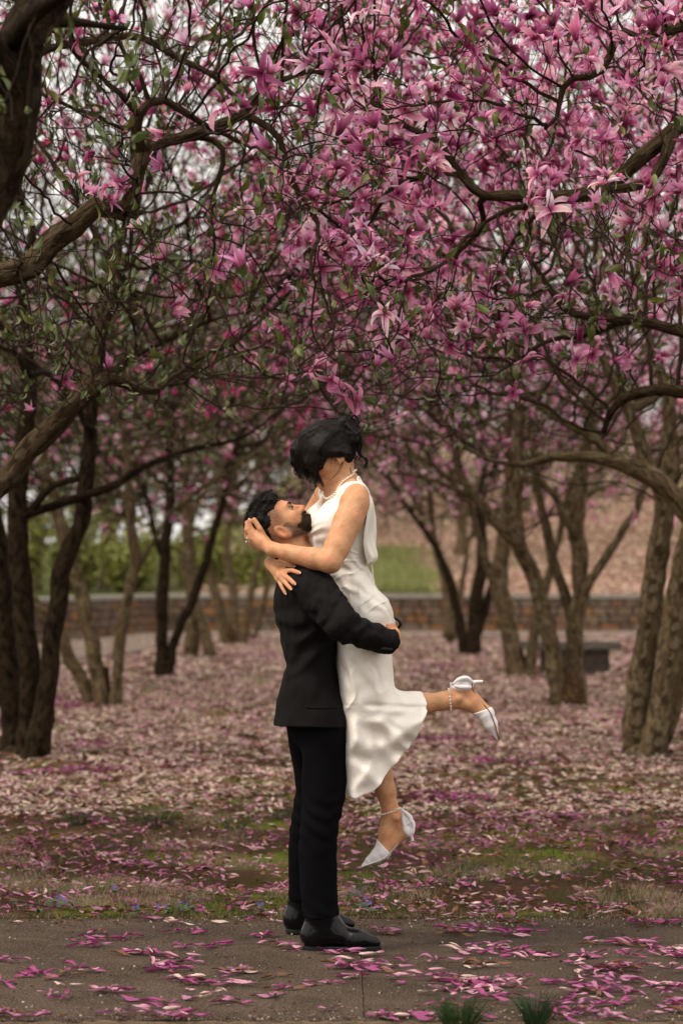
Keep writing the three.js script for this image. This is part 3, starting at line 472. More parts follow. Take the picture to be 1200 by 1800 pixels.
const footN = bound(U(.018, cone(ankN, P(815, 1206, .05), .0315, .026), chain([ankN, P(826, 1236, .05), P(855, 1257, .05), P(868, 1286, .05)], [.032, .031, .024, .012], .012), cone(P(814, 1207, .05), P(853, 1250, .05), .025, .021), ell(P(806, 1228, .082), v3(.011, .011, .009))), [ankN, P(870, 1290, .05), P(830, 1195, .05)], .04);
const wHeadF = bound(headField(wHead, false), [wHead.W(0, -.02, 0)], .15);
const clav = chain([P(572, 872, .04), P(612, 866, .11)], [.008, .007]);
const womanBody = (x, y, z) => {
  let d = smin(smin(wHeadF(x, y, z), wNeck(x, y, z), .03), smin(wTorsoSkin(x, y, z), traps(x, y, z), .04), .035);
  d = smin(d, wArmN(x, y, z), .018); d = smin(d, wArmF(x, y, z), .03); d = smin(d, handA.field(x, y, z), .012); d = smin(d, handB.field(x, y, z), .012);
  for (const l of wLegs) d = smin(d, l(x, y, z), .03);
  return smin(smin(d, footF(x, y, z), .014), footN(x, y, z), .014);
};
{
  const c = skinA(1.04), pinkTips = (x, y, z) => { const q = c(x, y, z); let r = 0; for (const h of [handA, handB]) for (const t of h.tips) { const dd = (x - t.x) ** 2 + (y - t.y) ** 2 + (z - t.z) ** 2; r = Math.max(r, Math.exp(-dd / .0003)); } return [q[0], q[1] * (1 - .14 * r), q[2] * (1 - .12 * r)]; };
  const B = (pts, m, h, cc = c) => skin3(womanBody, ...boxOf(pts, m), h, cc);
  const gs = [B([wHead.W(0, -.02, 0)], .17, .0034), skin3(womanBody, v3(P(528, 0).x, P(0, 1260).y, -.32), v3(P(705, 0).x, P(0, 838).y, .34), .0062, c), B(handA.all, .045, .0028, pinkTips), B(handB.all, .045, .0028, pinkTips),
    skin3(womanBody, v3(P(488, 0).x, P(0, 1020).y, .05), v3(P(528, 0).x + .01, P(0, 940).y, .34), .005, c), skin3(womanBody, v3(P(488, 0).x, P(0, 1020).y, -.33), v3(P(528, 0).x + .01, P(0, 900).y, -.05), .006, c),
    skin3(womanBody, v3(P(610, 0).x, P(0, 1535).y, -.12), v3(P(735, 0).x, P(0, 1258).y, .06), .0048, c), skin3(womanBody, v3(P(705, 0).x - .005, P(0, 1312).y, -.05), v3(P(890, 0).x, P(0, 1180).y, .16), .0048, c)];
  part('body', mergeGeometries(gs), skinM, woman); eyes(wHead, woman, false);
  const nails = []; for (const h of [handA, handB]) h.tips.forEach((t, i) => { const d = t.clone().sub(h.prev[i]).normalize(), g = new THREE.SphereGeometry(1, 10, 8); g.scale(.003, .0036, .003); g.translate(t.x + d.x * .0062, t.y + d.y * .0062, t.z + d.z * .0062 + .0035); nails.push(g); });
  for (const g of nails) part('fingernail', g, nailM, woman);
  const rg = new THREE.TorusGeometry(.0098, .0016, 6, 18), rp = handA.all[3].clone().lerp(P(434, 946, .03), .6); rg.rotateX(1.2); rg.translate(P(436, 948, .05).x, P(436, 948, .05).y, P(436, 948, .05).z); const ring = part('ring', rg, silverM, woman); const st = new THREE.OctahedronGeometry(.0042, 1), sp = P(433, 952.5, .045); st.translate(sp.x, sp.y, sp.z); part('stone', st, phys(.9, .9, .92, .05), ring);
}
// hair: a cap swept forward over the face, a loose roll behind, curls
{
  const W = wHead.W, cap = ell(W(-.006, .022, 0), v3(.108, .099, .088), wHead.q), q = wHead.q;
  const fr = U(.03, chain([P(568, 757, .03), P(541, 770, .035), P(522, 792, .04), P(517, 812, .04), P(519, 825, .035)], [.036, .036, .025, .014, .003], .01), chain([P(573, 764, .055), P(553, 788, .07), P(547, 813, .075), P(553, 830, .065), P(559, 840, .06)], [.038, .036, .027, .013, .003], .01), chain([P(556, 772, .03), P(538, 798, .035), P(536, 818, .035), P(542, 830, .04)], [.038, .034, .022, .004], .01), chain([P(566, 766, -.03), P(545, 785, -.045), P(534, 808, -.04), P(533, 820, -.03)], [.04, .034, .024, .006], .01), chain([P(566, 768, .05), P(566, 790, .08), P(564, 806, .083), P(564, 822, .078)], [.03, .026, .018, .006], .01), cone(P(584, 797, .082), P(607, 796, .078), .014, .019));
  const bun = U(.02, ell(P(610, 760, .0), v3(.050, .054, .056)), ell(P(619, 770, .02), v3(.030, .042, .045)), ell(P(594, 750, .01), v3(.045, .028, .045)), ell(P(609, 800, .0), v3(.030, .052, .06)), ell(P(607, 742, .02), v3(.03, .022, .03)));
  const face = chain([W(.085, -.035, .02), W(.06, -.1, .03)], [.058, .05]);
  const f = (x, y, z) => {
    let d = cap(x, y, z); const [a, b, c] = wHead.L(x, y, z);
    d = smax(d, -.012 - b + (a < -.02 ? -.07 * sstep(-.02, -.06, a) : 0) + .012 * sstep(.0, .05, a), .015);                    // hairline at the ear and the nape
    d = smin(d, bun(x, y, z), .012); d = smin(d, fr(x, y, z), .03);
    if (d < .03 && d > -.03) { const th = Math.atan2(y - P(0, 770).y, x - P(585, 0).x), r = Math.hypot(x - P(585, 0).x, y - P(0, 770).y); const u = x < P(572, 0).x ? x * 130 + y * 24 : (y + x * .3) * 170; d += .0012 * Math.sin(u + 3 * N3(x * 12, y * 12, z * 12) + z * 90) + .0014 * N3(x * 70, y * 22, z * 70) + .0010 * N3(x * 12, y * 12, z * 12); }
    return d;
  };
  const R = rng(9), gs = [skin3(f, v3(P(500, 0).x, P(0, 868).y, -.16), v3(P(645, 0).x, P(0, 722).y, .18), .0036)];
  const wisp = (pts, r) => { const p = smoothPath(pts, .006); gs.push(tube(p, p.map((_, k) => r * (1 - .75 * k / p.length)), 4)); };
  const X = (x, y, z = .03) => P(x, y, z);
  wisp([X(622, 758), X(632, 764), X(634, 776), X(629, 786)], .009); wisp([X(618, 790), X(628, 792), X(634, 800), X(630, 808)], .006); wisp([X(624, 768), X(636, 780), X(633, 795), X(638, 803), X(646, 808), X(645, 822)], .0048); wisp([X(614, 738), X(622, 730), X(629, 737), X(630, 748), X(626, 756)], .006);
  wisp([X(626, 762), X(632, 775), X(629, 790), X(632, 800), X(642, 806), X(644, 815), X(640, 823)], .0075); wisp([X(624, 775), X(631, 790), X(630, 797), X(638, 803), X(643, 812), X(639, 820)], .005);
  wisp([X(627, 765), X(635, 772), X(634, 785), X(628, 795)], .004); wisp([X(630, 800), X(622, 813), X(632, 817), X(640, 816)], .0018);
  wisp([X(519, 822), X(516, 830), X(525, 838), X(540, 843), X(548, 846)], .0022); wisp([X(519, 815, .05), X(517, 832, .05), X(530, 841, .05)], .0016);
  wisp([X(556, 845, .05), X(552, 858, .06), X(553, 870, .06), X(557, 877, .06)], .0016); wisp([X(548, 842, .05), X(547, 850, .05), X(543, 857, .05)], .0014); wisp([X(545, 842, .05), X(544, 852, .05)], .0014);
  wisp([X(602, 812, .085), X(594, 828, .08), X(586, 838, .075), X(577, 846, .07)], .0016); wisp([X(604, 810, .085), X(597, 829, .08), X(582, 842, .075)], .0012); wisp([X(585, 800, .085), X(582, 812, .085), X(580, 822, .08)], .0012); wisp([X(614, 818, .03), X(617, 830, .05), X(619, 842, .06), X(624, 848, .06)], .0014);
  wisp([X(600, 735), X(588, 735), X(575, 737), X(572, 731)], .003); wisp([X(584, 740), X(576, 735), X(571, 730)], .0025); wisp([X(604, 738), X(612, 730), X(620, 735), X(624, 745)], .004); wisp([X(612, 735), X(622, 737), X(628, 748)], .003);
  const strands = [], lay = (pts, r, n = 12) => {                              // a strand lying on the hair
    const c = new THREE.CatmullRomCurve3(pts.map(([x, y]) => v3(x, y, 0))), q = []; let z = .06; for (let t = 0; t <= n; t++) { const e = c.getPoint(t / n), s = surf(f, e.x, e.y, .0005, .14, -.06); if (s) z = s.z; q.push(P(e.x, e.y, s ? s.z + .0014 : z)); }
    strands.push(tube(q, q.map((_, k) => r * (1 - .7 * (k / n) ** 2)), 4));
  };
  for (let i = 0; i < 460; i++) { const u = R(), w = R(), o = 9 * (R() - .5); lay([[598 - 10 * w, 742 + 10 * w + o * .4], [lerp(562, 582, u) - 4 * w, lerp(748, 768, u)], [lerp(530, 560, u) + o * .3, lerp(768, 788, u)], [lerp(517, 557, u), lerp(800, 812, u)], [lerp(516, 561, u) + o * .2, lerp(818, 834, u)], [lerp(519, 567, u) + o * .35 + 3 * Math.sin(u * 21), lerp(831, 855, u) + 11 * (R() - .55) + 3 * Math.sin(u * 34)]], .0009 + .0007 * R(), 16); }
  for (let i = 0; i < 220; i++) { const u = R(), o = 9 * (R() - .5); lay([[lerp(566, 592, u), lerp(806, 801, u) + o * .5], [lerp(571, 596, u), lerp(784, 790, u) + o], [lerp(592, 606, u), lerp(768, 784, u)], [lerp(606, 618, u), lerp(758, 778, u) + o]], .0008 + .0005 * R(), 9); }
  for (let i = 0; i < 70; i++) { const a = R() * 6.283, rr = 10 + 13 * R(), cx = 608 + 4 * R(), cy = 760 + 6 * R(), pts = []; for (let t = 0; t < 1.5; t += .3) pts.push([cx + rr * Math.cos(a + t), cy + rr * Math.sin(a + t)]); lay(pts, .0009 + .0005 * R(), 8); }
  for (let i = 0; i < 40; i++) { const u = R(); lay([[lerp(600, 625, u), 815 - 6 * R()], [lerp(604, 628, u), 798], [lerp(606, 624, u), 780], [lerp(604, 616, u), 768]], .0009, 8); }
  const hair = part('hair', mergeGeometries(gs), hairM, woman); part('hair_strands', mergeGeometries(strands), strandM, hair).userData.kind = 'stuff';
  const cl = []; for (let i = 0; i < 7; i++) { const a = X(607 + i * 2.8, 746 + i * 2.7, .065), b = X(614 + i * 2.9, 739 + i * 3.1, .04), c = X(619 + i * 2.4, 746 + i * 3.3, .0); cl.push(tube([a, b, c], [.003, .0042, .003], 5)); }
  cl.push(tube([X(606, 742, .05), X(616, 752, .055), X(626, 764, .05)], [.004, .005, .004], 6)); part('hair_clip', mergeGeometries(cl), clipM, woman);
}
// the dress
const KN = P(640, 1240, .1);
const skirtOutline = [[590, 1120], [690, 1095], [682, 1150], [687, 1195], [692, 1219], [745, 1218], [790, 1215], [785, 1300], [745, 1370], [690, 1420], [612, 1440], [601, 1395], [600, 1330], [597, 1250]].map(([x, y]) => { const p = P(x, y); return [p.x, p.y]; });
function poly2(x, y) {
  let d = 1e9, s = 1; const n = skirtOutline.length;
  for (let i = 0, j = n - 1; i < n; j = i++) { const [ax, ay] = skirtOutline[j], [bx, by] = skirtOutline[i], ex = bx - ax, ey = by - ay, wx = x - ax, wy = y - ay, t = clamp((wx * ex + wy * ey) / (ex * ex + ey * ey)), qx = wx - ex * t, qy = wy - ey * t; d = Math.min(d, qx * qx + qy * qy); if ((ay > y) !== (by > y) && x < (bx - ax) * (y - ay) / (by - ay) + ax) s = -s; }
  return -s * Math.sqrt(d);                                       // positive inside
}
const hemPts = [[606, 1393], [616, 1391], [650, 1379], [676, 1351], [700, 1318], [722, 1284], [737, 1250], [743, 1219]].map(([x, y]) => { const p = P(x, y, .06); return [p.x, p.y]; });
function hemD(x, y) {                                              // signed distance to the hem line, positive past it
  let d = 1e9, s = 1; for (let i = 0; i < hemPts.length - 1; i++) { const [ax, ay] = hemPts[i], [bx, by] = hemPts[i + 1], ex = bx - ax, ey = by - ay, wx = x - ax, wy = y - ay, tt = (wx * ex + wy * ey) / (ex * ex + ey * ey), t = i === 0 ? Math.min(1, tt) : i === hemPts.length - 2 ? Math.max(0, tt) : clamp(tt), q = Math.hypot(wx - ex * t, wy - ey * t); if (q < d) { d = q; s = wx * ey - wy * ex > 0 ? 1 : -1; } }
  return s * d;
}
const strapTop = P(628, 853, .09), vBot = P(559, 900, .1);
const shinCloth = cone(P(648, 1242, .085), P(775, 1236, .06), .066, .043);
function dressField(x, y, z) {
  let d = wTorso(x, y, z);
  for (const b of buttock) d = smin(d, b(x, y, z), .04);
  for (const b of bust) d = smin(d, b(x, y, z) - .004, .05);
  d = smin(d, traps(x, y, z) - .007, .03);
  const sk = poly2(x, y), zc = .03, hz = lerp(.155, .12, sstep(1.0, .6, y)), zz = Math.abs(z - zc);
  const w = .075, q = sk > 0 ? hz * Math.sqrt(1 - (1 - Math.min(1, sk / w)) ** 2) : 0;
  let s = sk <= 0 ? Math.max(-sk, 0) + Math.max(0, zz - .0) * .3 + .001 : zz < q ? -Math.min(sk, (q - zz) * .75) : (zz - q) * .6;
  if (y > .62 || s < .06) {
    const px = x - KN.x, py = y - KN.y, r = Math.hypot(px, py), th = Math.atan2(-py, px);
    if (s < .06) s += sstep(1.02, .92, y) * (.012 * Math.sin(th * 5.2 + r * 9 + 1.2 * N3(x * 4, y * 4, z * 3)) * sstep(.03, .14, r) + .0045 * Math.sin(th * 15 + 3 * N3(x * 6, y * 6, z * 4)) * sstep(.08, .2, r) + .013 * Math.exp(-(((py - .008 + px * .06) / .012) ** 2)) * sstep(-.02, .04, px) * (z > 0 ? 1 : 0) + .008 * Math.sin(r * 46 + th * 3 + N3(x * 5, y * 5, 1)) * sstep(.05, .1, r) * sstep(.3, .15, r));
  }
  d = smin(d, s, .05); d = smin(d, shinCloth(x, y, z), .035);
  if (d < .03 && d > -.03) {
    d += .0022 * N3(x * 12, y * 12, z * 12) + .0032 * Math.sin((y + x * .9) * 95 + 2.6 * N3(x * 9, y * 7, z * 9)) * Math.exp(-(((y - P(0, 1010).y) / .07) ** 2)) + .0026 * Math.sin((x * 1.6 + y * .5) * 70 + 2 * N3(x * 6, y * 4, z * 6)) * Math.exp(-(((y - P(0, 1175).y) / .06) ** 2));
    d += .0028 * Math.sin((x + y * .75) * 120 + 3 * N3(x * 8, y * 8, z * 8)) * sstep(.05, .0, Math.abs(y - 1.34)) * sstep(.05, .13, x);         // small drag folds over the hip
    d += .003 * Math.sin((y - x * .4) * 150 + 2 * N3(x * 10, y * 10, 4)) * sstep(.06, .0, Math.abs(y - 1.62)) * sstep(-.02, -.1, x);
  }
  if (d < .02 && d > -.02 && z > -.05) {
    const rid = (a) => (1 - Math.abs(Math.sin(a))) ** 3, gx = x - P(632, 0).x, gy = y - P(0, 1092).y, gr = Math.hypot(gx, gy), ga = Math.atan2(gy, gx);
    d -= .0045 * rid(ga * 4.2 + 1.5 * N3(x * 7, y * 7, 2)) * sstep(.03, .08, gr) * sstep(.24, .10, gr) * sstep(.15, .7, ga) * sstep(2.4, 1.6, ga);
    const hx = x - P(628, 0).x, hy = y - P(0, 1150).y, hr = Math.hypot(hx, hy), ha = Math.atan2(-hy, hx);
    d -= .005 * rid(ha * 3.4 + .9 * N3(x * 6, y * 6, 5)) * sstep(.03, .1, hr) * sstep(.42, .2, hr) * sstep(.3, .8, ha) * sstep(2.6, 2.0, ha);
    const wx = x - P(650, 0).x, wy = y - P(0, 985).y; d -= .0035 * rid(Math.atan2(wy, wx) * 5 + N3(x * 8, y * 8, 7)) * sstep(.02, .06, Math.hypot(wx, wy)) * sstep(.2, .08, Math.hypot(wx, wy));
  }
  // neckline: a deep v in front, round behind
  const lx = Math.cos(YAW), lz = -Math.sin(YAW), nx = -Math.cos(YAW), nz = Math.sin(YAW), cx = P(606, 0).x, u = (x - cx) * Math.sin(YAW) + z * Math.cos(YAW), n = -(x - cx) * Math.cos(YAW) + z * Math.sin(YAW);
  const vy = n > -.02 ? vBot.y : vBot.y + .085, slope = n > -.02 ? .93 : 1.4;
  const cut = (Math.abs(u + .005) - (y - vy) * slope) * .8;
  d = smax(d, -cut, .003);
  const arm = Math.abs(u) - .128 - .05 * sstep(P(0, 885).y, P(0, 960).y, y);
  if (y > P(0, 960).y) d = smax(d, arm, .004);
  const h = hemD(x, y) + .006 * Math.sin(z * 30) - .02 * clamp((z - .05) / .12) ** 2 + .35 * Math.max(0, -z) * .12;
  const hollow = d + .0105;
  d = smax(d, h, .002);
  return h > -.10 ? Math.max(d, -Math.max(hollow, -(h + .09))) : d;
}
const dress = part('dress', skin3(dressField, v3(P(535, 0).x, P(0, 1402).y, -.25), v3(P(760, 0).x, P(0, 840).y, .27), .0046, null, 5), satinM, woman);
{ // loose cowl at the back with its thin tie
  const rows = 16, cols = 18, pos = [], uv = [], idx = [], prof2 = [[866, 646], [876, 653], [890, 657.5], [910, 659], [935, 659], [955, 659.5], [972, 661.5], [982, 662], [990, 652]];
  const edge = [[866, 640], [876, 644], [890, 646], [910, 640], [935, 634], [955, 634], [972, 640], [982, 645], [990, 650]];
  const look = (t, k) => { const s = t * (k.length - 1), i = Math.min(k.length - 2, Math.floor(s)), f = s - i; return [lerp(k[i][0], k[i + 1][0], f), lerp(k[i][1], k[i + 1][1], f)]; };
  for (let j = 0; j <= rows; j++) for (let i = 0; i <= cols; i++) {
    const t = j / rows, a = (i / cols - .5) * Math.PI * .96, [y, xo] = look(t, prof2), [, xi] = look(t, edge), zh = lerp(.13, .10, t), p = P(lerp(xi, xo, Math.cos(a) ** .8), y, 0);
    const w = .006 * Math.sin(i * 1.4 + t * 5) * t + .004 * Math.sin(i * .7 - t * 9); pos.push(p.x + w, p.y + .006 * Math.sin(i * .9) * t, Math.sin(a) * zh + .02 + w); uv.push(i / cols, t);
  }
  for (let j = 0; j < rows; j++) for (let i = 0; i < cols; i++) { const p = j * (cols + 1) + i; idx.push(p, p + 1, p + cols + 1, p + 1, p + cols + 2, p + cols + 1); }
  const g = new THREE.BufferGeometry(); g.setAttribute('position', new THREE.Float32BufferAttribute(pos, 3)); g.setAttribute('uv', new THREE.Float32BufferAttribute(uv, 2)); g.setIndex(idx); g.computeVertexNormals();
  const m2 = satinM.clone(); m2.side = THREE.DoubleSide; part('back_drape', g, m2, woman);
  const tie = smoothPath([P(648, 985, .07), P(653, 994, .07), P(655, 1012, .075), P(658, 1034, .08)], .01); part('tie', tube(tie, tie.map(() => .0028), 6), satinM, woman);
  const knot = smoothPath([P(628, 853, .105), P(630, 847, .1), P(628.5, 842, .08), P(630, 838, .06), P(634, 845, .06), P(636, 851, .08)], .004); part('shoulder_tie', tube(knot, knot.map(() => .0042), 6), satinM, woman);
  const hem = []; for (let i = 0; i < 60; i++) { const s = i / 59 * (hemPts.length - 1.001), k = Math.floor(s), f = s - k, x = lerp(hemPts[k][0], hemPts[k + 1][0], f), y = lerp(hemPts[k][1], hemPts[k + 1][1], f); let z = .3; while (z > -.1 && dressField(x - .002, y + .004, z) > 0) z -= .003; if (z > -.05) hem.push(v3(x - .002, y + .003, z)); }
}
{ // pearls
  const c = P(600, 846, .0), pts = smoothPath([P(618.5, 832, .03), P(618, 836, .06), P(608, 847, .085), P(596, 860, .095), P(583, 871, .09), P(574, 876.5, .07), P(568.5, 873, .05), P(567.5, 866, .03), P(572, 857, .0), P(585, 845, -.05), P(604, 834, -.06), P(616, 830, -.02), P(618.5, 832, .03)], .003);
  { const bodyF = (x, y, z) => Math.min(womanBody(x, y, z) + 0, 1); for (const p of pts) for (let k = 0; k < 30 && bodyF(p.x, p.y, p.z) < .004; k++) { const e = .002, g = v3(bodyF(p.x + e, p.y, p.z) - bodyF(p.x - e, p.y, p.z), bodyF(p.x, p.y + e, p.z) - bodyF(p.x, p.y - e, p.z), bodyF(p.x, p.y, p.z + e) - bodyF(p.x, p.y, p.z - e)).normalize(); p.addScaledVector(g, .0015); } }
  const neck = thingless('necklace', tube(pts, pts.map(() => .0008), 4), pearlM, woman), S = new THREE.SphereGeometry(1, 10, 8); let last = null;
  for (const p of pts) { if (last && last.distanceTo(p) < .0092) continue; last = p; const m = shade(new THREE.Mesh(S, pearlM)); m.name = 'pearl'; m.scale.setScalar(.0044); m.position.set(p.x - WOM.x, p.y - WOM.y, p.z); neck.add(m); }
}
function thingless(name, g, m, parent) { return part(name, g, m, parent); }
// shoes with kitten heels, open sides, ankle straps with pearls
function shoe(o) {
  const { heel, ball, toe, z, spike, ank, foot } = o, A = (p) => P(p[0], p[1], z);
  const vampF = chain([A(o.vamp[0]), A(o.vamp[1]), A(toe)], [.033, .026, .0045], .01), tn3 = A(toe).sub(A(ball)).normalize();
  const cutN = v3(0, 0, 0).subVectors(A(toe), A(o.throat)).normalize(), c0 = A(o.throat), s0 = A(o.soleN), sN = o.down;
  const vamp = (x, y, zz) => smax(smax(Math.min(vampF(x, y, zz), Math.max(foot(x, y, zz) - .004, -1)), -((x - c0.x) * o.cut[0] + (y - c0.y) * o.cut[1]) , .003), -1, .003);
  const pts = [A(heel), A(ball), A(toe)];
  const root = part('shoe', skin3(vamp, ...boxOf(pts, .05), .0036), shoeM, woman);
  const hf = foot, hc = A(o.counter), counter = (x, y, zz) => smax(hf(x, y, zz) - .005, Math.hypot((x - hc.x) / o.cr[0], (y - hc.y) / o.cr[1], (zz - hc.z) / .06) * .03 - .03, .003);
  part('heel_counter', skin3(counter, ...boxOf([hc], .06), .0034), shoeM, root);
  const sole = smoothPath(o.sole.map(A), .008), sg = [];
  { const n = sole.length, pos = [], idx = [], uv = []; for (let i = 0; i < n; i++) { const t = i / (n - 1), w = lerp(.026, .03, sstep(0, .55, t)) * (t > .6 ? Math.sqrt(1 - ((t - .6) / .41) ** 2) : t < .5 ? lerp(1, .62, Math.sin(t / .5 * Math.PI)) : 1); const a = sole[Math.max(0, i - 1)], b = sole[Math.min(n - 1, i + 1)], tx = b.x - a.x, ty = b.y - a.y, l = Math.hypot(tx, ty), nx = -ty / l, ny = tx / l; for (const [s, h] of [[-1, 1], [1, 1], [1, -1], [-1, -1]]) { pos.push(sole[i].x + nx * h * .0022, sole[i].y + ny * h * .0022, sole[i].z + s * Math.max(.002, w)); uv.push(t, s); } }
    for (let i = 0; i < n - 1; i++) for (let k = 0; k < 4; k++) { const p = i * 4 + k, q = i * 4 + (k + 1) % 4; idx.push(p, q, p + 4, q, q + 4, p + 4); } const g = new THREE.BufferGeometry(); g.setAttribute('position', new THREE.Float32BufferAttribute(pos, 3)); g.setAttribute('uv', new THREE.Float32BufferAttribute(uv, 2)); g.setIndex(idx); g.computeVertexNormals(); const sm = tanM.clone(); sm.side = THREE.DoubleSide; part('sole', g, o.soleMat ?? sm, root); }
  const h = spike.map(A); part('heel', tube(smoothPath(h, .006), smoothPath(h, .006).map((_, i, a) => lerp(.017, .0052, Math.pow(i / (a.length - 1), .45))), 12), shoeM, root);
  const tip = h[h.length - 1], dd = tip.clone().sub(h[h.length - 2]).normalize(); part('heel_tip', tube([tip, tip.clone().addScaledVector(dd, .005)], [.0054, .0054], 10), tanM, root);
  const ax = v3(...o.leg).normalize(), e1 = v3(0, 0, 1), e2 = v3(0, 0, 0).crossVectors(ax, e1), c = A(ank), ring = []; for (let i = 0; i <= 28; i++) { const a = i / 28 * 6.283; ring.push(c.clone().addScaledVector(e1, Math.cos(a) * o.ar).addScaledVector(e2, Math.sin(a) * o.ar * 1.1).addScaledVector(ax, .004 * Math.sin(a))); }
  const strap = part('ankle_strap', tube(ring, ring.map(() => .0026), 6), shoeM, root), S = new THREE.SphereGeometry(1, 8, 6);
  for (let i = 0; i < 22; i++) { const a = i / 22 * 6.283, m = shade(new THREE.Mesh(S, pearlM)); m.name = 'pearl'; const p = c.clone().addScaledVector(e1, Math.cos(a) * (o.ar + .0034)).addScaledVector(e2, Math.sin(a) * (o.ar * 1.1 + .0034)).addScaledVector(ax, .004 * Math.sin(a)); m.scale.setScalar(.0036); m.position.set(p.x - WOM.x, p.y - WOM.y, p.z); root.add(m); }
  part('strap_end', tube(smoothPath(o.end.map(A), .006), smoothPath(o.end.map(A), .006).map(() => .0042), 6), shoeM, root);
  const bk = new THREE.TorusGeometry(.006, .0016, 6, 14), bp = P(o.buckle[0], o.buckle[1], z + o.ar * 1.05); bk.translate(bp.x, bp.y, bp.z); part('buckle', bk, goldM, root);
  for (const b of o.bow) { const q = smoothPath(b.map((p) => P(p[0], p[1], z + (p[2] ?? .03))), .006), n = q.length; part('bow', tube(q, q.map((_, i) => .003 + .0062 * Math.sin(Math.PI * clamp(i / (n - 1), .08, .95)) ** .8), 8), shoeM, root); }
}
shoe({ z: -.02, foot: footF, heel: [722, 1455], ball: [674, 1500], toe: [637, 1521], vamp: [[672, 1494], [662, 1505]], throat: [677, 1490], cut: [-.72, -.69], counter: [719, 1450], cr: [.030, .046], sole: [[722, 1468], [708, 1472], [694, 1488], [676, 1507], [655, 1516], [636, 1523]], spike: [[717, 1458], [721, 1467], [725, 1478]], ank: [686, 1426], leg: [.22, -.97, 0], ar: .0355, end: [[704, 1424], [711, 1419]], buckle: [696, 1424], down: null, soleN: [690, 1490], bow: [[[706, 1424], [714, 1430], [722, 1440], [716, 1450]], [[708, 1430], [709, 1442], [712, 1456]], [[716, 1436], [725, 1446], [727, 1456]]], soleMat: shoeM });
shoe({ z: .05, foot: footN, heel: [818, 1200], ball: [856, 1253], toe: [874, 1300], vamp: [[853, 1256], [862, 1273]], throat: [850, 1247], cut: [.34, -.94], counter: [812, 1201], cr: [.050, .034], sole: [[828, 1200], [832, 1215], [844, 1232], [859, 1250], [869, 1274], [876, 1301]], spike: [[822, 1205], [835, 1199], [848, 1198]], ank: [790, 1230], leg: [1, .02, 0], ar: .0365, end: [[792, 1214], [792.5, 1206], [792, 1199]], buckle: [790, 1216], down: null, soleN: [850, 1240], bow: [[[796, 1202, .035], [805, 1195, .035], [820, 1192, .03], [832, 1200, .02]], [[798, 1206, .035], [812, 1208, .038], [828, 1208, .025]]] });
// ---------------------------------------------------------------- magnolias
const barkT = tex(512, (u, v) => {
  const a = tn(u, v, 5, 1), b = tn(u, v, 22, 2), c = tn(u, v, 70, 3), d = tn(u, v, 9, 21), li = sstep(.18, .36, tn(u, v, 8, 7) + .3 * b), mo = sstep(.1, .4, tn(u, v, 5, 9) + .25 * c), dk = sstep(.08, .4, d + .35 * b);
  let k = .50 + .22 * a + .2 * b + .16 * c; k *= 1 - .55 * dk; let q = [k * .86, k * .68, k * .49]; q = [lerp(q[0], .74, li * .62), lerp(q[1], .67, li * .62), lerp(q[2], .53, li * .62)];
  return [q[0] * (1 - .1 * mo), q[1] * (1 - .06 * mo), q[2] * (1 - .22 * mo)];
});
const barkB = tex(512, (u, v) => { const n = .5 + .2 * tn(u, v, 18, 4) + .2 * tn(u, v, 50, 5) + .15 * N2(u * 60, v * 12); return [n, n, n]; }, false);
barkT.repeat.set(1, 1.1); barkB.repeat.set(1, 1.1);
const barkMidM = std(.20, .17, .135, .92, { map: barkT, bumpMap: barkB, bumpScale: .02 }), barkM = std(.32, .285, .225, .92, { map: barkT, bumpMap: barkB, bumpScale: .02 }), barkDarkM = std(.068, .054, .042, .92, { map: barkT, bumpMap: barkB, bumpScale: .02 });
const footM = std(.20, .145, .105, .95, { map: barkT, bumpMap: barkB, bumpScale: .03 });
const twigM = std(.032, .021, .0145, .85), twigFarM = std(.036, .0235, .0155, .9);
function tepalInto(P0, o) {                                      // one tepal: rises along its own bent midline
  const { len, wid, az, tilt, bend, twist = 0, cup = .25, base, tip, n = 7 } = o, start = P0.pos.length / 3; let x = 0, y = 0, a = tilt;
  for (let i = 0; i <= n; i++) {
    const t = i / n; if (i) { const da = bend(t); a += da / n; x += Math.sin(a) * len / n; y += Math.cos(a) * len / n; }
    const w = wid * .5 * Math.pow(Math.sin(Math.PI * Math.min(1, .10 + .86 * Math.pow(t, .8))), .75) * (t < .999 ? 1 : .3), tw = twist * t;
    for (const s of [-1, 0, 1]) {
      const c = s ? cup * w : 0, lx = x - Math.cos(a) * c, ly = y + Math.sin(a) * c, lz = s * w * Math.cos(tw), lx2 = lx + s * w * Math.sin(tw) * Math.cos(a), ly2 = ly - s * w * Math.sin(tw) * Math.sin(a);
      P0.pos.push(lx2 * Math.cos(az) - lz * Math.sin(az), ly2, lx2 * Math.sin(az) + lz * Math.cos(az));
      const q = sstep(0, .75, t), v = s === 0 ? .86 : 1.04; P0.col.push(lerp(base[0], tip[0], q) * v, lerp(base[1], tip[1], q) * v, lerp(base[2], tip[2], q) * v);
    }
  }
  for (let i = 0; i < n; i++) for (let k = 0; k < 2; k++) { const p = start + i * 3 + k; P0.idx.push(p, p + 1, p + 3, p + 1, p + 4, p + 3); }
  if (P0.hub !== undefined) for (let k = 0; k < 2; k++) P0.idx.push(P0.hub, start + k + 1, start + k);
}
function geoFrom(q) { const g = new THREE.BufferGeometry(); g.setAttribute('position', new THREE.Float32BufferAttribute(q.pos, 3)); if (q.col.length) g.setAttribute('color', new THREE.Float32BufferAttribute(q.col, 3)); g.setIndex(q.idx); g.computeVertexNormals(); return g; }
const PB = [.40, .03, .17], PT = [.94, .45, .67];               // tepal: deep magenta foot, pale pink end
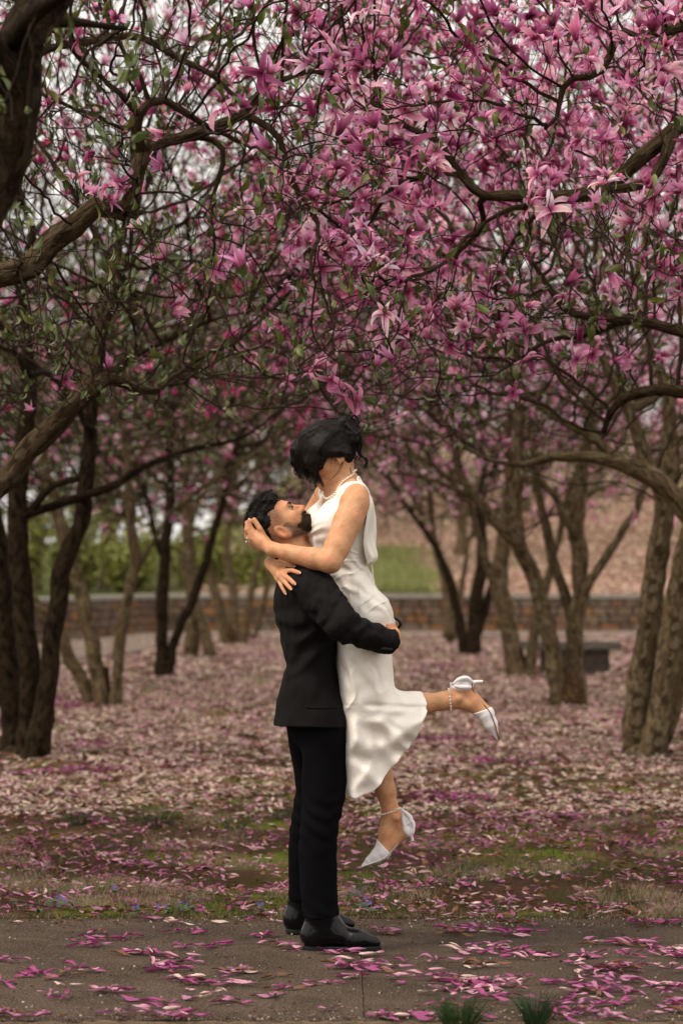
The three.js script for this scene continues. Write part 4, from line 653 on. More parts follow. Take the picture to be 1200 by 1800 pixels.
function blossomGeo(seed, kind) {
  const R = rng(seed), q = { pos: [0, 0, 0], col: [...PB], idx: [], hub: 0 }, n = kind === 'bud' ? 5 : kind === 'goblet' ? 7 : 6 + Math.floor(R() * 3), lim = kind === 'limp';
  for (let i = 0; i < n; i++) {
    const inner = i >= n * .6, az = (i / (kind === 'bud' ? 5 : inner ? n * .4 : n * .6)) * 6.283 + (R() - .5) * 1.0 + (inner ? .5 : 0), len = (.062 + .046 * R()) * (inner ? .9 : 1.08);
    const tilt = kind === 'bud' ? .30 : kind === 'goblet' ? .35 + .35 * R() : (inner ? .3 : .6) + .75 * R(), b = kind === 'bud' ? -.75 : kind === 'goblet' ? -.8 + 1.4 * R()   : -.1 + 2.2 * R(), b2 = kind === 'bud' ? .1 : (R() - .3) * 1.6;
    tepalInto(q, { len: kind === 'bud' ? .075 : len, wid: (.019 + .012 * R()) * (kind === 'bud' ? 1.2 : 1), az, tilt, bend: (t) => b + b2 * t, twist: (R() - .5) * 2.4, cup: .25 + .5 * R(), base: kind === 'bud' ? [.3, .02, .13] : PB, tip: kind === 'bud' ? [.5, .11, .28] : PT.map((c) => c * (.85 + .25 * R())) });
  }
  return geoFrom(q);
}
const blossomGs = [blossomGeo(1, 'star'), blossomGeo(2, 'limp'), blossomGeo(3, 'goblet'), blossomGeo(4, 'limp'), blossomGeo(8, 'goblet'), blossomGeo(9, 'goblet'), blossomGeo(10, 'limp'), blossomGeo(5, 'goblet'), blossomGeo(6, 'bud'), blossomGeo(7, 'goblet')];
const petalMat = (r, g, b) => phys(r, g, b, .85, { vertexColors: true, side: THREE.DoubleSide, transmission: .48, thickness: 0, specularIntensity: .2 });
const TINT = { pink: [[1, .95, 1], [1.1, 1.3, 1.15], [.62, .38, .52], [1.15, 1.75, 1.35]], magenta: [[.80, .38, .55], [.62, .22, .38], [1, .75, .85], [.75, .28, .40]], pale: [[1.15, 1.35, 1.15], [1.2, 1.7, 1.25], [1.05, 1.1, 1.05], [1.2, 1.9, 1.3]] };
const blossomMs = {}; for (const k in TINT) blossomMs[k] = TINT[k].map((c) => petalMat(...c)); const blossomInstM = petalMat(1, 1, 1);
const leafG = (() => { const q = { pos: [], col: [], idx: [] }, n = 4, L = .055; for (let i = 0; i <= n; i++) { const t = i / n, w = .0115 * Math.sin(Math.PI * Math.min(1, .08 + .9 * t)) + .0006, x = L * t, y = .010 * Math.sin(t * 2.4) - .008 * t * t; for (const s of [-1, 0, 1]) q.pos.push(x, y + Math.abs(s) * w * .45, s * w); } for (let i = 0; i < n; i++) for (let k = 0; k < 2; k++) { const p = i * 3 + k; q.idx.push(p, p + 1, p + 3, p + 1, p + 4, p + 3); } return geoFrom(q); })();
const leafMs = [[.10, .145, .022], [.15, .19, .03], [.075, .11, .018], [.17, .17, .035]].map((c) => phys(...c, .55, { side: THREE.DoubleSide, transmission: .3, thickness: 0 })), leafInstM = phys(.095, .14, .026, .55, { side: THREE.DoubleSide, transmission: .3, thickness: 0 });

function project(p) { const dx = p.x, dy = p.y - EYE, dz = p.z - BACK, y = dy * CP + dz * SP * 1, w = -(dz * CP - dy * SP); return [600 + FPX * dx / w, 900 - FPX * (dy * CP + dz * SP) / w, w]; }
// space colonisation: thin wood grows from the traced limbs into the crown
function grow(seedNodes, pts, o) {
  const nodes = seedNodes, R = rng(o.seed), n = pts.length, near = new Int32Array(n).fill(-1), dist = new Float64Array(n).fill(1e9), alive = new Uint8Array(n).fill(1); let from = 0;
  for (let it = 0; it < o.iters; it++) {
    for (let i = 0; i < n; i++) if (alive[i]) { const p = pts[i]; for (let k = from; k < nodes.length; k++) { const q = nodes[k].p, a = q.x - p.x, b = q.y - p.y, c = q.z - p.z, d = a * a + b * b + c * c; if (d < dist[i]) { dist[i] = d; near[i] = k; } } if (dist[i] < o.kill * o.kill) alive[i] = 0; }
    from = nodes.length; const pull = new Map();
    for (let i = 0; i < n; i++) if (alive[i] && dist[i] < o.reach * o.reach) { const k = near[i]; let e = pull.get(k); if (!e) pull.set(k, e = v3(0, 0, 0)); const d = Math.sqrt(dist[i]); e.add(v3((pts[i].x - nodes[k].p.x) / d, (pts[i].y - nodes[k].p.y) / d, (pts[i].z - nodes[k].p.z) / d)); }
    if (!pull.size) break;
    for (const [k, e] of pull) {
      const a = nodes[k]; if (a.kids > 3 || e.lengthSq() < 1e-6) continue; e.normalize();
      if (a.dir) e.addScaledVector(a.dir, a.fixed ? .15 : .45); e.add(v3(R() - .5, R() - .5 + o.lift, R() - .5).multiplyScalar(o.wild)).normalize();
      const p = a.p.clone().addScaledVector(e, o.step * (.8 + .4 * R())); a.kids++; nodes.push({ p, parent: k, kids: 0, dir: e });
    }
    if (nodes.length > o.max) break;
  }
  return nodes;
}
function tree(o) {
  const R = rng(o.seed), nodes = [], limbs = [];
  for (const L of o.limbs) {                                       // traced limbs: [px, py, depth, radius], or world points
    const ctrl = L.map((q) => q.isVector3 ? q : D(q[0], q[1], q[2])), rad = L.map((q) => q.isVector3 ? q.r : q[3]);
    const c = new THREE.CatmullRomCurve3(ctrl, false, 'centripetal'), n = Math.max(3, Math.round(c.getLength() / (o.step * 1.1))), lens = c.getLengths(200), tot = lens[200];
    const ids = []; let par = -1; const p0 = ctrl[0]; if (nodes.length) { let bd = .5; nodes.forEach((q, k) => { const d = q.p.distanceTo(p0); if (d < bd) { bd = d; par = k; } }); }
    const at = par >= 0 ? par : -1, pts = [], rs = []; if (at >= 0) { pts.push(nodes[at].p); rs.push(Math.min(nodes[at].r, rad[0] * 1.15)); }
    for (let i = 0; i <= n; i++) {
      const u = i / n, t = c.getUtoTmapping(u), s = t * (ctrl.length - 1), k = Math.min(ctrl.length - 2, Math.floor(s)), r = lerp(rad[k], rad[k + 1], s - k), p = c.getPoint(t), j = Math.min(.25 * r, .012) ;
      if (i && i < n) p.add(v3(N3(p.x * 3, p.y * 3, p.z * 3), N3(p.x * 3 + 9, p.y * 3, p.z * 3), N3(p.x * 3, p.y * 3 + 9, p.z * 3)).multiplyScalar(j * 1.5));
      if (i === 0 && at >= 0 && p.distanceTo(nodes[at].p) < .05) continue;
      nodes.push({ p, parent: par, kids: 1, r, fixed: 1, dir: par >= 0 ? p.clone().sub(nodes[par].p).normalize() : null }); par = nodes.length - 1; pts.push(p); rs.push(r * (1 + .07 * N3(p.x * 5, p.y * 5, p.z * 5)));
    }
    limbs.push([pts, rs]);
  }
  const seeds = nodes.length; grow(nodes, o.points, { step: o.step, kill: o.kill ?? o.step * 1.7, reach: o.reach ?? 9, wild: o.wild ?? .8, lift: o.lift ?? .12, iters: o.iters ?? 130, max: o.max ?? 14000, seed: o.seed + 1 });
  const acc = new Float64Array(nodes.length), kids = nodes.map(() => []); const e = 2.15, tipR = o.tipR;
  for (let k = nodes.length - 1; k >= 0; k--) { const q = nodes[k]; if (!acc[k]) acc[k] = tipR ** e; q.r ??= acc[k] ** (1 / e); if (q.parent >= 0) { kids[q.parent].push(k); acc[q.parent] += q.fixed ? 0 : acc[k]; } }
  const root = thing('magnolia_tree', o.label, 'tree', v3(limbs[0][0][0].x, 0, limbs[0][0][0].z), o.group), bm = o.bark ?? barkM;
  limbs.forEach(([pts, rs], i) => { const big = Math.max(...rs); part(i === 0 || i < (o.trunks ?? 1) ? 'trunk' : 'branch', tube(pts, rs, o.far ? 9 : big > .04 ? 16 : 10, 1, .11), bm, root); });
  if (o.trunks && !o.far0 && o.foot) { const bs = limbs.slice(0, o.trunks).map(([q, r]) => [q[0], r[0]]), c = v3(0, 0, 0); bs.forEach(([q]) => c.add(q)); c.multiplyScalar(1 / bs.length); const w = Math.max(...bs.map(([q, r]) => Math.hypot(q.x - c.x, q.z - c.z) + r * .55)); part('root_flare', tube([v3(c.x, -.12, c.z), v3(c.x, -.02, c.z), v3(c.x, .06, c.z), v3(c.x, .16, c.z), v3(c.x, .28, c.z), v3(c.x, .42, c.z)], [w * 1.25, w * 1.18, w * 1.02, w * .9, w * .78, w * .5], 18, 2, .2), footM, root); }
  const thin = []; let own = 0;
  const walk = (start, k) => {                                     // one chain of wood from a fork to its end
    const pts = [nodes[start].p], rs = [Math.min(nodes[start].r, nodes[k].r * 1.2)]; let c = k;
    for (;;) { pts.push(nodes[c].p); rs.push(nodes[c].r); const ks = kids[c].filter((x) => !nodes[x].fixed); if (!ks.length) break; ks.sort((a, b) => acc[b] - acc[a]); for (const x of ks.slice(1)) todo.push([c, x]); c = ks[0]; }
    const big = rs[1]; if (big > (o.ownR ?? .011) && own < 70) { own++; part('branch', tube(pts, rs, o.far ? 5 : 7, 1), bm, root); } else thin.push(tube(pts, rs, o.far ? 3 : big > .006 ? 5 : 4, 1));
  };
  const todo = []; for (let k = 0; k < seeds; k++) for (const x of kids[k]) if (!nodes[x].fixed) todo.push([k, x]);
  while (todo.length) walk(...todo.pop());
  // spurs, blossoms, leaves
  const fk = (o.seed % 97) * 1.3, flowers = [], leaves = [], up = v3(0, 1, 0);
  for (let k = seeds; k < nodes.length; k++) {
    const q = nodes[k], tip = !kids[k].length; if (q.r > o.tipR * 3) continue;
    if (!tip && R() > (o.spur ?? .3)) continue;
    const d = (q.dir ?? up).clone().multiplyScalar(tip ? .8 : .3).add(v3(R() - .5, R() * .9 + .1, R() - .5).multiplyScalar(1.1)).normalize(), L = (o.spurL ?? .07) * (.5 + R()), a = q.p, m = a.clone().addScaledVector(d, L * .55).add(v3(R() - .5, R() - .5, R() - .5).multiplyScalar(L * .25)), end = m.clone().addScaledVector(d, L * .35).addScaledVector(up, L * .3);
    thin.push(tube([a, m, end], [tipR, tipR * .9, tipR * .75], 3, 1));
    const pr = project(end), f = o.bloom(end, pr) * (o.far ? 1 : lerp(.25, 1.25, sstep(-.35, .35, N3(end.x * 1.1 + fk, end.y * 1.1, end.z * 1.1))));
    if (R() < f) { const dd = d.clone().addScaledVector(up, .15).add(v3(R() - .5, R() - .55, R() - .5).multiplyScalar(1.9)).normalize(); flowers.push({ p: end, d: dd, s: (o.bs ?? 1) * (.72 + .62 * R()), spin: R() * 6.28, g: Math.floor(R() * (R() < .15 ? 10 : 8)), t: Math.floor(R() * 4), pr }); }
    if (R() < (o.leafP ?? .5)) { const c = 1 + Math.floor(R() * (o.leafN ?? 3)); for (let i = 0; i < c; i++) leaves.push({ p: i ? end.clone().lerp(a, R() * .8) : end, d: d.clone().add(v3(R() - .5, R() - .3, R() - .5).multiplyScalar(1.6)).normalize(), s: (o.ls ?? 1) * (.55 + .75 * R()), spin: R() * 6.28, t: Math.floor(R() * 4), pr }); }
  }
  for (const [x, y, d, kind, nrm] of o.extra ?? []) {               // clusters that hang in plain view
    const e = D(x, y, d); let k = 0, bd = 1e9; nodes.forEach((q, i) => { const w = q.p.distanceTo(e) + (q.p.y < e.y ? .15 : 0); if (w < bd) { bd = w; k = i; } }); const a = nodes[k].p, m = a.clone().lerp(e, .5).add(v3((R() - .5) * .08, -.02, (R() - .5) * .05));
    const path = smoothPath([a, m, e], .03); thin.push(tube(path, path.map((_, i) => tipR * (1.7 - .6 * i / path.length)), 5, 1));
    flowers.push({ p: e, d: v3(nrm?.[0] ?? (R() - .5) * 1.6, nrm?.[1] ?? R() * .7 - .2, .55).normalize(), s: 1.0 + .25 * R(), spin: R() * 6.28, g: kind ?? Math.floor(R() * 7), t: [0, 1, 3, 0][Math.floor(R() * 4)], pr: [x, y, d - 5] });
  }
  const tw = part('twigs', mergeGeometries(thin), o.far ? twigFarM : twigM, root); tw.userData.kind = 'stuff';
  const seen = (f) => f.pr[0] > -20 && f.pr[0] < 1220 && f.pr[1] > -20 ? f.pr[2] : 1e3 + f.pr[2];
  const M = new THREE.Matrix4(), Q = new THREE.Quaternion(), Q2 = new THREE.Quaternion(), S = v3(1, 1, 1), C = new THREE.Color(), X1 = v3(1, 0, 0);
  const place = (f, axis) => { Q.setFromUnitVectors(axis, f.d).multiply(Q2.setFromAxisAngle(axis, f.spin)); return M.compose(v3(f.p.x - root.position.x, f.p.y, f.p.z - root.position.z), Q, S.setScalar(f.s)); };
  const put = (list, name, many, max, axis, geo, mats, instM, tint) => {
    list.sort((a, b) => seen(a) - seen(b)); const mine = list.slice(0, max), rest = list.slice(max);
    for (const f of mine) { const m = shade(new THREE.Mesh(geo(f), mats[f.t])); m.name = name; place(f, axis).decompose(m.position, m.quaternion, m.scale); root.add(m); }
    const by = new Map(); for (const f of rest) { const g = geo(f); if (!by.has(g)) by.set(g, []); by.get(g).push(f); }
    for (const [g, fs] of by) { const im = shade(new THREE.InstancedMesh(g, instM, fs.length)); im.name = many; im.userData.kind = 'stuff'; fs.forEach((f, i) => { im.setMatrixAt(i, place(f, axis)); im.setColorAt(i, C.setRGB(...tint(f))); }); root.add(im); }
  };
  put(flowers, 'blossom', 'blossoms', o.maxBlossom ?? 0, up, (f) => blossomGs[o.far ? f.g % 3 : f.g], blossomMs[o.tint], blossomInstM, (f) => TINT[o.tint][f.t]);
  put(leaves, 'leaf', 'leaves', o.maxLeaf ?? 0, X1, () => leafG, leafMs, leafInstM, (f) => [[1, 1, 1], [1.3, 1.2, 1.1], [.7, .7, .7], [1.5, 1.1, 1.3]][f.t]);
  treeCounts.push([o.label.slice(0, 30), nodes.length, flowers.length, leaves.length]);
  return root;
}
const treeCounts = [];
function cloud(n, seed, box, keep) { const R = rng(seed), out = []; let guard = 0; while (out.length < n && guard++ < n * 60) { const p = v3(lerp(box[0], box[1], R()), lerp(box[2], box[3], R()), BACK - lerp(box[4], box[5], R())); if (R() < keep(p, project(p))) out.push(p); } return out; }
const inView = (pr, m) => pr[0] > -m && pr[0] < 1200 + m && pr[1] > -m;
const clump = (p, f, k) => sstep(-.35, .25, N3(p.x * f + k, p.y * f, p.z * f));
const W3 = (x, y, depth, r) => { const v = v3(x, y, BACK - depth); v.r = r; return v; };
// how freely the photograph's canopy flowers, over the frame
function bloomAt(x, y) {
  let b = .22; b = lerp(b, 1, sstep(430, 640, x) * sstep(640, 400, y)); b = lerp(b, .95, sstep(700, 900, x) * sstep(380, 250, y)); b = lerp(b, .22, sstep(800, 930, x) * sstep(350, 420, y));
  b = lerp(b, .05, sstep(520, 380, x) * sstep(220, 330, y)); b = lerp(b, .07, sstep(600, 680, y)); return b;
}
// --- the two nearest trees, whose limbs hang over the couple
tree({ seed: 101, label: 'magnolia leaning in from the left edge with thick elbowed limb across top left', tint: 'pink', bark: barkMidM, step: .062, tipR: .0021, group: undefined, trunks: 1, spur: .34, maxBlossom: 260, maxLeaf: 240, extra: [[292, 455, 10.9], [275, 488, 10.9, 8], [300, 536, 10.9, 5, [.9, -.35]], [205, 322, 10.8], [190, 330, 10.8, 1], [290, 290, 10.9], [385, 470, 11.2], [420, 455, 11.2], [545, 430, 11.3], [520, 432, 11.3], [565, 470, 11.3], [560, 525, 11.3]], ownR: .008, bs: .9, leafP: .55,
  limbs: [[W3(-2.5, 0, 11.6, .15), W3(-2.42, .6, 11.5, .12), W3(-2.3, 1.3, 11.3, .10), W3(-2.05, 2.1, 11.0, .085), [-70, 530, 10.9, .066], [0, 490, 10.9, .060], [60, 455, 10.9, .057], [120, 408, 10.9, .054], [178, 362, 10.9, .050], [222, 374, 10.9, .044]],
    [[222, 374, 10.9, .044], [234, 330, 10.9, .036], [243, 290, 10.9, .037], [258, 256, 10.95, .036], [300, 244, 11, .027], [350, 230, 11.05, .025], [395, 214, 11.1, .024], [428, 200, 11.1, .022], [450, 175, 11.15, .018], [480, 148, 11.2, .016], [548, 125, 11.3, .013], [600, 142, 11.4, .010]],
    [[248, 268, 10.92, .03], [241, 235, 10.85, .026], [240, 212, 10.8, .024], [258, 182, 10.8, .020], [284, 176, 10.8, .018], [320, 196, 10.85, .016], [362, 220, 10.9, .013], [420, 250, 11, .009]],
    [[428, 200, 11.1, .02], [465, 220, 11.1, .017], [492, 248, 11.1, .016], [503, 290, 11.1, .014], [526, 338, 11.1, .012], [543, 362, 11.1, .008]],
    [[310, 243, 11, .02], [360, 243, 11.2, .016], [388, 252, 11.2, .015], [392, 290, 11.2, .012], [376, 340, 11.2, .009], [372, 390, 11.2, .006]],
    [W3(-2.3, 1.3, 11.3, .1), W3(-2.35, 2.4, 11.6, .07), [-60, 180, 11.8, .045], [70, 92, 11.9, .022], [140, 75, 11.9, .020], [235, 64, 11.9, .019], [300, 95, 11.9, .017], [362, 126, 11.9, .014], [430, 185, 11.9, .009]],
    [W3(-2.35, 1.1, 11.7, .1), W3(-2.2, 1.35, 12.4, .085), [-50, 900, 12.8, .068], [0, 850, 12.8, .064], [60, 780, 12.8, .06], [110, 735, 12.8, .055], [155, 686, 12.8, .047], [200, 668, 12.9, .034], [265, 690, 13.0, .022], [300, 664, 13.1, .013]],
    [[140, 700, 12.8, .04], [165, 640, 12.9, .026], [175, 560, 13.1, .02], [200, 480, 13.3, .013]]],
  points: cloud(6200, 1, [-3.4, .55, 2.2, 5.8, 9.4, 14.6], (p, pr) => (inView(pr, 130) ? 1 : .34) * clump(p, 1.5, 2) * sstep(-.1, .25, p.y - 2.22 - .25 * N2(p.x * 2, p.z)) * sstep(.6, -.4, p.x)),
  bloom: (p, pr) => inView(pr, 40) ? bloomAt(pr[0], pr[1]) * .5 : .45 });
tree({ seed: 202, label: 'magnolia reaching in from the right edge with long curved bough across upper right', tint: 'pink', bark: barkMidM, step: .062, tipR: .0021, trunks: 1, spur: .36, maxBlossom: 300, maxLeaf: 260, extra: [[598, 690, 11.2, 1, [.9, .1]], [622, 706, 11.2, 3, [1, -.3]], [584, 668, 11.2, 0], [1015, 632, 11.6, 0, [-.8, -.2]], [1040, 622, 11.6, 1], [1075, 632, 11.6, 4, [.8, -.1]], [1100, 628, 11.6, 1, [.9, .2]], [1018, 600, 11.6, 8, [0, 1]], [1160, 470, 11.2, 1, [-.6, -.3]], [1185, 478, 11.2, 0], [1195, 510, 11.2, 3], [795, 605, 11.3, 3, [-.4, -.7]], [820, 585, 11.3, 2], [870, 575, 11.3, 4, [.7, .3]], [918, 580, 11.3, 0, [.8, -.2]], [932, 632, 11.3, 8, [.1, -1]], [740, 540, 11.2, 1], [715, 588, 11.2, 2], [762, 520, 11.2, 4], [850, 520, 11.2, 0], [690, 500, 11.2, 3], [640, 350, 11, 1], [700, 340, 11, 0], [665, 330, 11, 4], [640, 410, 11.1, 3], [780, 480, 11.1, 1], [620, 480, 11.2, 0], [1055, 555, 11.5, 8, [.2, -1]]], ownR: .008, bs: .92, leafP: .62,
  limbs: [[W3(2.55, 0, 11.8, .15), W3(2.45, .7, 11.7, .12), W3(2.3, 1.6, 11.5, .10), W3(2.0, 2.7, 11.2, .06), [1260, 185, 11, .044], [1210, 214, 11, .039], [1160, 246, 11, .036], [1125, 276, 11, .035], [1085, 315, 11, .033], [1030, 340, 11, .031], [950, 345, 11, .029], [885, 347, 11, .026], [840, 340, 11, .021], [806, 300, 11, .017], [770, 252, 11, .015], [700, 215, 11.1, .013], [640, 170, 11.2, .011], [600, 150, 11.3, .008]],
    [[1182, 232, 11, .032], [1168, 275, 10.9, .026], [1150, 310, 10.9, .024], [1110, 330, 10.9, .022], [1075, 335, 10.9, .02], [1040, 346, 10.9, .018], [1000, 352, 10.85, .017], [955, 362, 10.85, .015], [900, 366, 10.8, .012], [850, 392, 10.8, .008]],
    [W3(2.0, 2.7, 11.2, .06), W3(1.75, 3.5, 10.8, .04), [1240, 42, 10.6, .026], [1180, 50, 10.6, .024], [1140, 60, 10.6, .023], [1115, 68, 10.6, .021], [1085, 57, 10.6, .021], [1075, 90, 10.6, .019], [1050, 130, 10.6, .018], [1000, 140, 10.6, .015], [985, 175, 10.6, .012], [976, 208, 10.6, .010], [958, 226, 10.6, .007]],
    [W3(2.3, 1.6, 11.5, .1), W3(2.0, 2.1, 11.9, .06), [1270, 600, 12.2, .034], [1200, 582, 12.2, .03], [1100, 560, 12.2, .025], [1000, 548, 12.2, .02], [960, 500, 12.2, .015], [925, 445, 12.2, .01]],
    [[1100, 560, 12.2, .022], [1040, 585, 12.3, .016], [960, 600, 12.3, .012], [900, 640, 12.3, .008]],
    [W3(2.0, 2.1, 11.9, .06), [1260, 690, 13, .04], [1200, 690, 13, .036], [1120, 692, 13, .03], [1075, 720, 13.1, .022], [1060, 760, 13.2, .014]],
    [[806, 300, 11, .016], [690, 330, 11.3, .012], [640, 400, 11.5, .010], [560, 455, 11.6, .008]], [[840, 340, 11, .016], [845, 400, 11.2, .012], [800, 450, 11.3, .01], [760, 540, 11.4, .007], [700, 600, 11.5, .006]], [[955, 362, 10.9, .012], [905, 420, 11.1, .01], [870, 500, 11.3, .008], [880, 570, 11.4, .006]]],
  points: cloud(5000, 2, [-.45, 3.4, 2.2, 5.8, 9.4, 14.6], (p, pr) => (inView(pr, 130) ? 1 : .12) * clump(p, 1.5, 5) * sstep(-.1, .3, p.y - 2.2 - .22 * N2(p.x * 2, p.z) - .25 * sstep(.6, 1.2, p.x)) * sstep(-.5, .3, p.x)),
  bloom: (p, pr) => inView(pr, 40) ? bloomAt(pr[0], pr[1]) * .9 : .3 });
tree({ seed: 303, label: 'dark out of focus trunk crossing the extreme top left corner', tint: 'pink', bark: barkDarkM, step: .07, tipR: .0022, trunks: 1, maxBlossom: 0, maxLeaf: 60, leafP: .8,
  limbs: [[W3(-2.2, 0, 7.4, .15), W3(-2.0, 1, 7.3, .12), W3(-1.5, 1.9, 7.2, .10), [-60, 420, 7, .092], [-8, 310, 7, .088], [10, 205, 7, .082], [28, 110, 7, .076], [62, 30, 7, .07], [120, -60, 7, .06], [180, -150, 7, .05]],
    [[16, 160, 7, .05], [-20, 90, 6.8, .045], [-60, 40, 6.7, .04]], [[28, 60, 6.9, .035], [60, 22, 6.6, .026], [110, -10, 6.4, .02]], [[70, 30, 7, .025], [150, 40, 7.2, .012], [220, 50, 7.4, .007]]],
  points: cloud(140, 3, [-1.3, -.2, 2.6, 3.6, 6.4, 8.2], (p, pr) => inView(pr, 150) && pr[0] < 260 && pr[1] < 420 ? 1 : 0), bloom: () => 0 });
// --- the two rows of the alley, the stems as they stand
const crownL = (cx, d, rx, ry, rz, cy, side, lo) => (p, pr) => { const q = Math.hypot((p.x - cx) / rx, (p.y - cy) / ry, (BACK - p.z - d) / rz); return q > 1 ? 0 : (inView(pr, 160) ? 1 : .42) * sstep(.15, .8, q + .2) * sstep(-.15, .3, p.y - lo - .35 * N2(p.x * 1.3, p.z * 1.3)) * clump(p, .8, cx); };
function rowTree(o, limbs, d, side, n, step, extra = {}) {
  const cx = side * 2.4, ry = extra.ry ?? 2.7, cy = extra.cy ?? 4.3, rx = extra.rx ?? 3.6;
  return tree({ foot: true, ...o, limbs, step, tipR: d > 24 ? Math.min(step * .037, .0058) : Math.min(step * .03, .0042), far: d > 24, spurL: step * 1.1, lift: .1, ...extra, points: cloud(n, o.seed, [cx - rx, cx + rx, 1.8, cy + ry, d - 3.6, d + 3.6], crownL(cx, d, rx, ry, 3.6, cy, side, extra.lo ?? 2.2)) });
}
const S = (d, r, ...pts) => pts.map(([x, y, k], i) => [x, y, d + (pts.dz ?? 0) * i, r * (k ?? 1)]);
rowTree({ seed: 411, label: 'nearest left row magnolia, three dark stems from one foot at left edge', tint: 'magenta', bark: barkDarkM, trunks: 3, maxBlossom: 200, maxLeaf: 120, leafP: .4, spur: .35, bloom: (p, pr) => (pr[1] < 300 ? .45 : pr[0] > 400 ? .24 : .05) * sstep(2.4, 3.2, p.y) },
  [S(19.2, .085, [52, 1338, 1.35], [52, 1250], [50, 1150], [36, 1000], [34, 900, .95], [36, 850, .95], [46, 740, .8], [52, 640, .65], [40, 540, .5], [60, 400, .3]), S(19, .075, [66, 1330, 1.4], [80, 1230], [92, 1130], [104, 1040], [116, 980], [138, 930, .9], [150, 860, .85], [158, 780, .75], [166, 690, .62], [182, 590, .5], [215, 480, .32], [240, 380, .2]), S(19.5, .10, [18, 1338, 1.4], [22, 1290], [14, 1190], [8, 1090, .9], [-4, 960, .85], [-30, 830, .6], [-80, 700, .4]),
    S(18.8, .038, [148, 872], [180, 858, .9], [205, 852, .85], [240, 826, .75], [290, 806, .6], [345, 788, .5], [420, 772, .35], [470, 740, .2]), S(18.7, .034, [46, 905], [75, 872, .9], [98, 850, .8], [140, 842, .7]), S(18.9, .035, [160, 760], [120, 690, .8], [60, 640, .6], [-20, 600, .4]), S(18.6, .04, [168, 680], [215, 640, .7], [290, 600, .5], [380, 560, .3], [460, 545, .2]), S(18.6, .03, [50, 660], [20, 600, .8], [-30, 520, .5])],
  19, -1, 5200, .095);
rowTree({ seed: 421, label: 'nearest right row magnolia, tall blotched double stem at right edge', tint: 'pink', trunks: 3, maxBlossom: 280, maxLeaf: 120, leafP: .4, spur: .4, bloom: (p, pr) => lerp(.03, 1, sstep(2.8, 3.7, p.y)) * (pr[0] > 850 && pr[1] > 380 ? .2 : 1) },
  [S(19.3, .098, [1122, 1335, 1.5], [1118, 1270, 1.08], [1128, 1173], [1145, 1058, .95], [1158, 967, .9], [1166, 898, .85], [1180, 800, .7], [1172, 700, .5], [1140, 600, .35], [1120, 500, .22]), S(19, .09, [1146, 1335, 1.35], [1158, 1270], [1168, 1190], [1182, 1104, .95], [1196, 1012, .9], [1222, 900, .8], [1250, 780, .6]), S(19.2, .075, [1168, 1290, 1.2], [1180, 1230], [1198, 1165], [1236, 1060], [1270, 960]),
    S(17.2, .08, [1260, 985, 1.1], [1222, 920, 1.05], [1200, 893], [1177, 864, .95], [1131, 829, .85], [1085, 814, .72], [1040, 803, .55], [971, 803, .36], [925, 815, .28], [870, 812, .2], [820, 790, .12]), S(17.2, .045, [1090, 816], [1040, 770, .8], [985, 740, .55], [930, 700, .35], [880, 650, .2]), S(18.5, .06, [1168, 880], [1130, 800, .9], [1105, 720, .8], [1060, 640, .55], [1045, 560, .4], [1000, 480, .25]), S(18.6, .035, [1150, 700], [1090, 690, .9], [1050, 720, .7], [990, 700, .4])],
  19, 1, 5200, .095, { lo: 2.3 });
rowTree({ seed: 431, label: 'second left row magnolia, splayed pale stems from a low foot', tint: 'magenta', trunks: 3, maxBlossom: 120, maxLeaf: 0, leafP: .5, spur: .35, bloom: (p, pr) => (pr[0] > 360 ? .2 : .07) * sstep(2.4, 3.4, p.y) },
  [S(26.3, .085, [186, 1256, 1.25], [172, 1190], [158, 1110], [142, 1045], [124, 985, .9], [102, 900, .8], [80, 820, .65], [60, 700, .45]), S(26.4, .075, [172, 1256, 1.3], [150, 1205], [128, 1165], [108, 1120], [80, 1085, .9], [45, 1040, .8], [-20, 960, .6]), S(26.2, .062, [204, 1250, 1.3], [208, 1180], [214, 1110], [226, 1050], [237, 1000], [234, 940, .95], [229, 880, .9], [222, 790, .75], [205, 700, .6], [180, 600, .4]), S(26.4, .04, [234, 1015], [252, 980, .8], [268, 955, .6], [300, 900, .4]), S(26.3, .035, [226, 880], [195, 850, .8], [150, 800, .6], [130, 720, .4])],
  26.3, -1, 5200, .115, { ry: 3.1, cy: 4.5 });
rowTree({ seed: 441, label: 'second right row magnolia, dark forked stem crossing a pale lichened stem', tint: 'pink', trunks: 3, maxBlossom: 160, maxLeaf: 0, leafP: .4, spur: .4, bloom: (p, pr) => lerp(.05, .75, sstep(2.9, 4.3, p.y)) },
  [S(26.1, .095, [988, 1250, 1.4], [978, 1200], [966, 1127], [945, 1040, .95], [926, 990, .9], [911, 955, .9], [906, 890, .75], [911, 820, .7], [912, 750, .6], [905, 650, .4], [915, 540, .25]), S(26.3, .10, [1012, 1250, 1.4], [1011, 1180], [1009, 1104], [1020, 1035, .95], [1017, 958, .95], [1012, 935, .95], [1022, 840, .8], [1032, 760, .65], [1040, 660, .45], [1020, 560, .3]), S(26.4, .06, [1012, 1120, 1.1], [990, 1040], [972, 985], [957, 920, .9], [945, 860, .8], [940, 780, .6]),
    S(25.9, .06, [914, 962, 1.1], [884, 934], [862, 905], [838, 878, .9], [812, 842, .8], [800, 790, .6], [780, 730, .4]), S(26.2, .055, [1030, 1035], [1052, 1000, .9], [1075, 965, .85], [1098, 925, .8], [1118, 895, .7], [1135, 850, .5], [1160, 800, .3]), S(26.2, .05, [1012, 940], [990, 905, .9], [975, 870, .8], [950, 845, .7], [930, 800, .5]), S(26, .035, [840, 880], [790, 855, .8], [730, 835, .6], [680, 830, .4])],
  26.3, 1, 5000, .115, { ry: 3.1, cy: 4.5 });
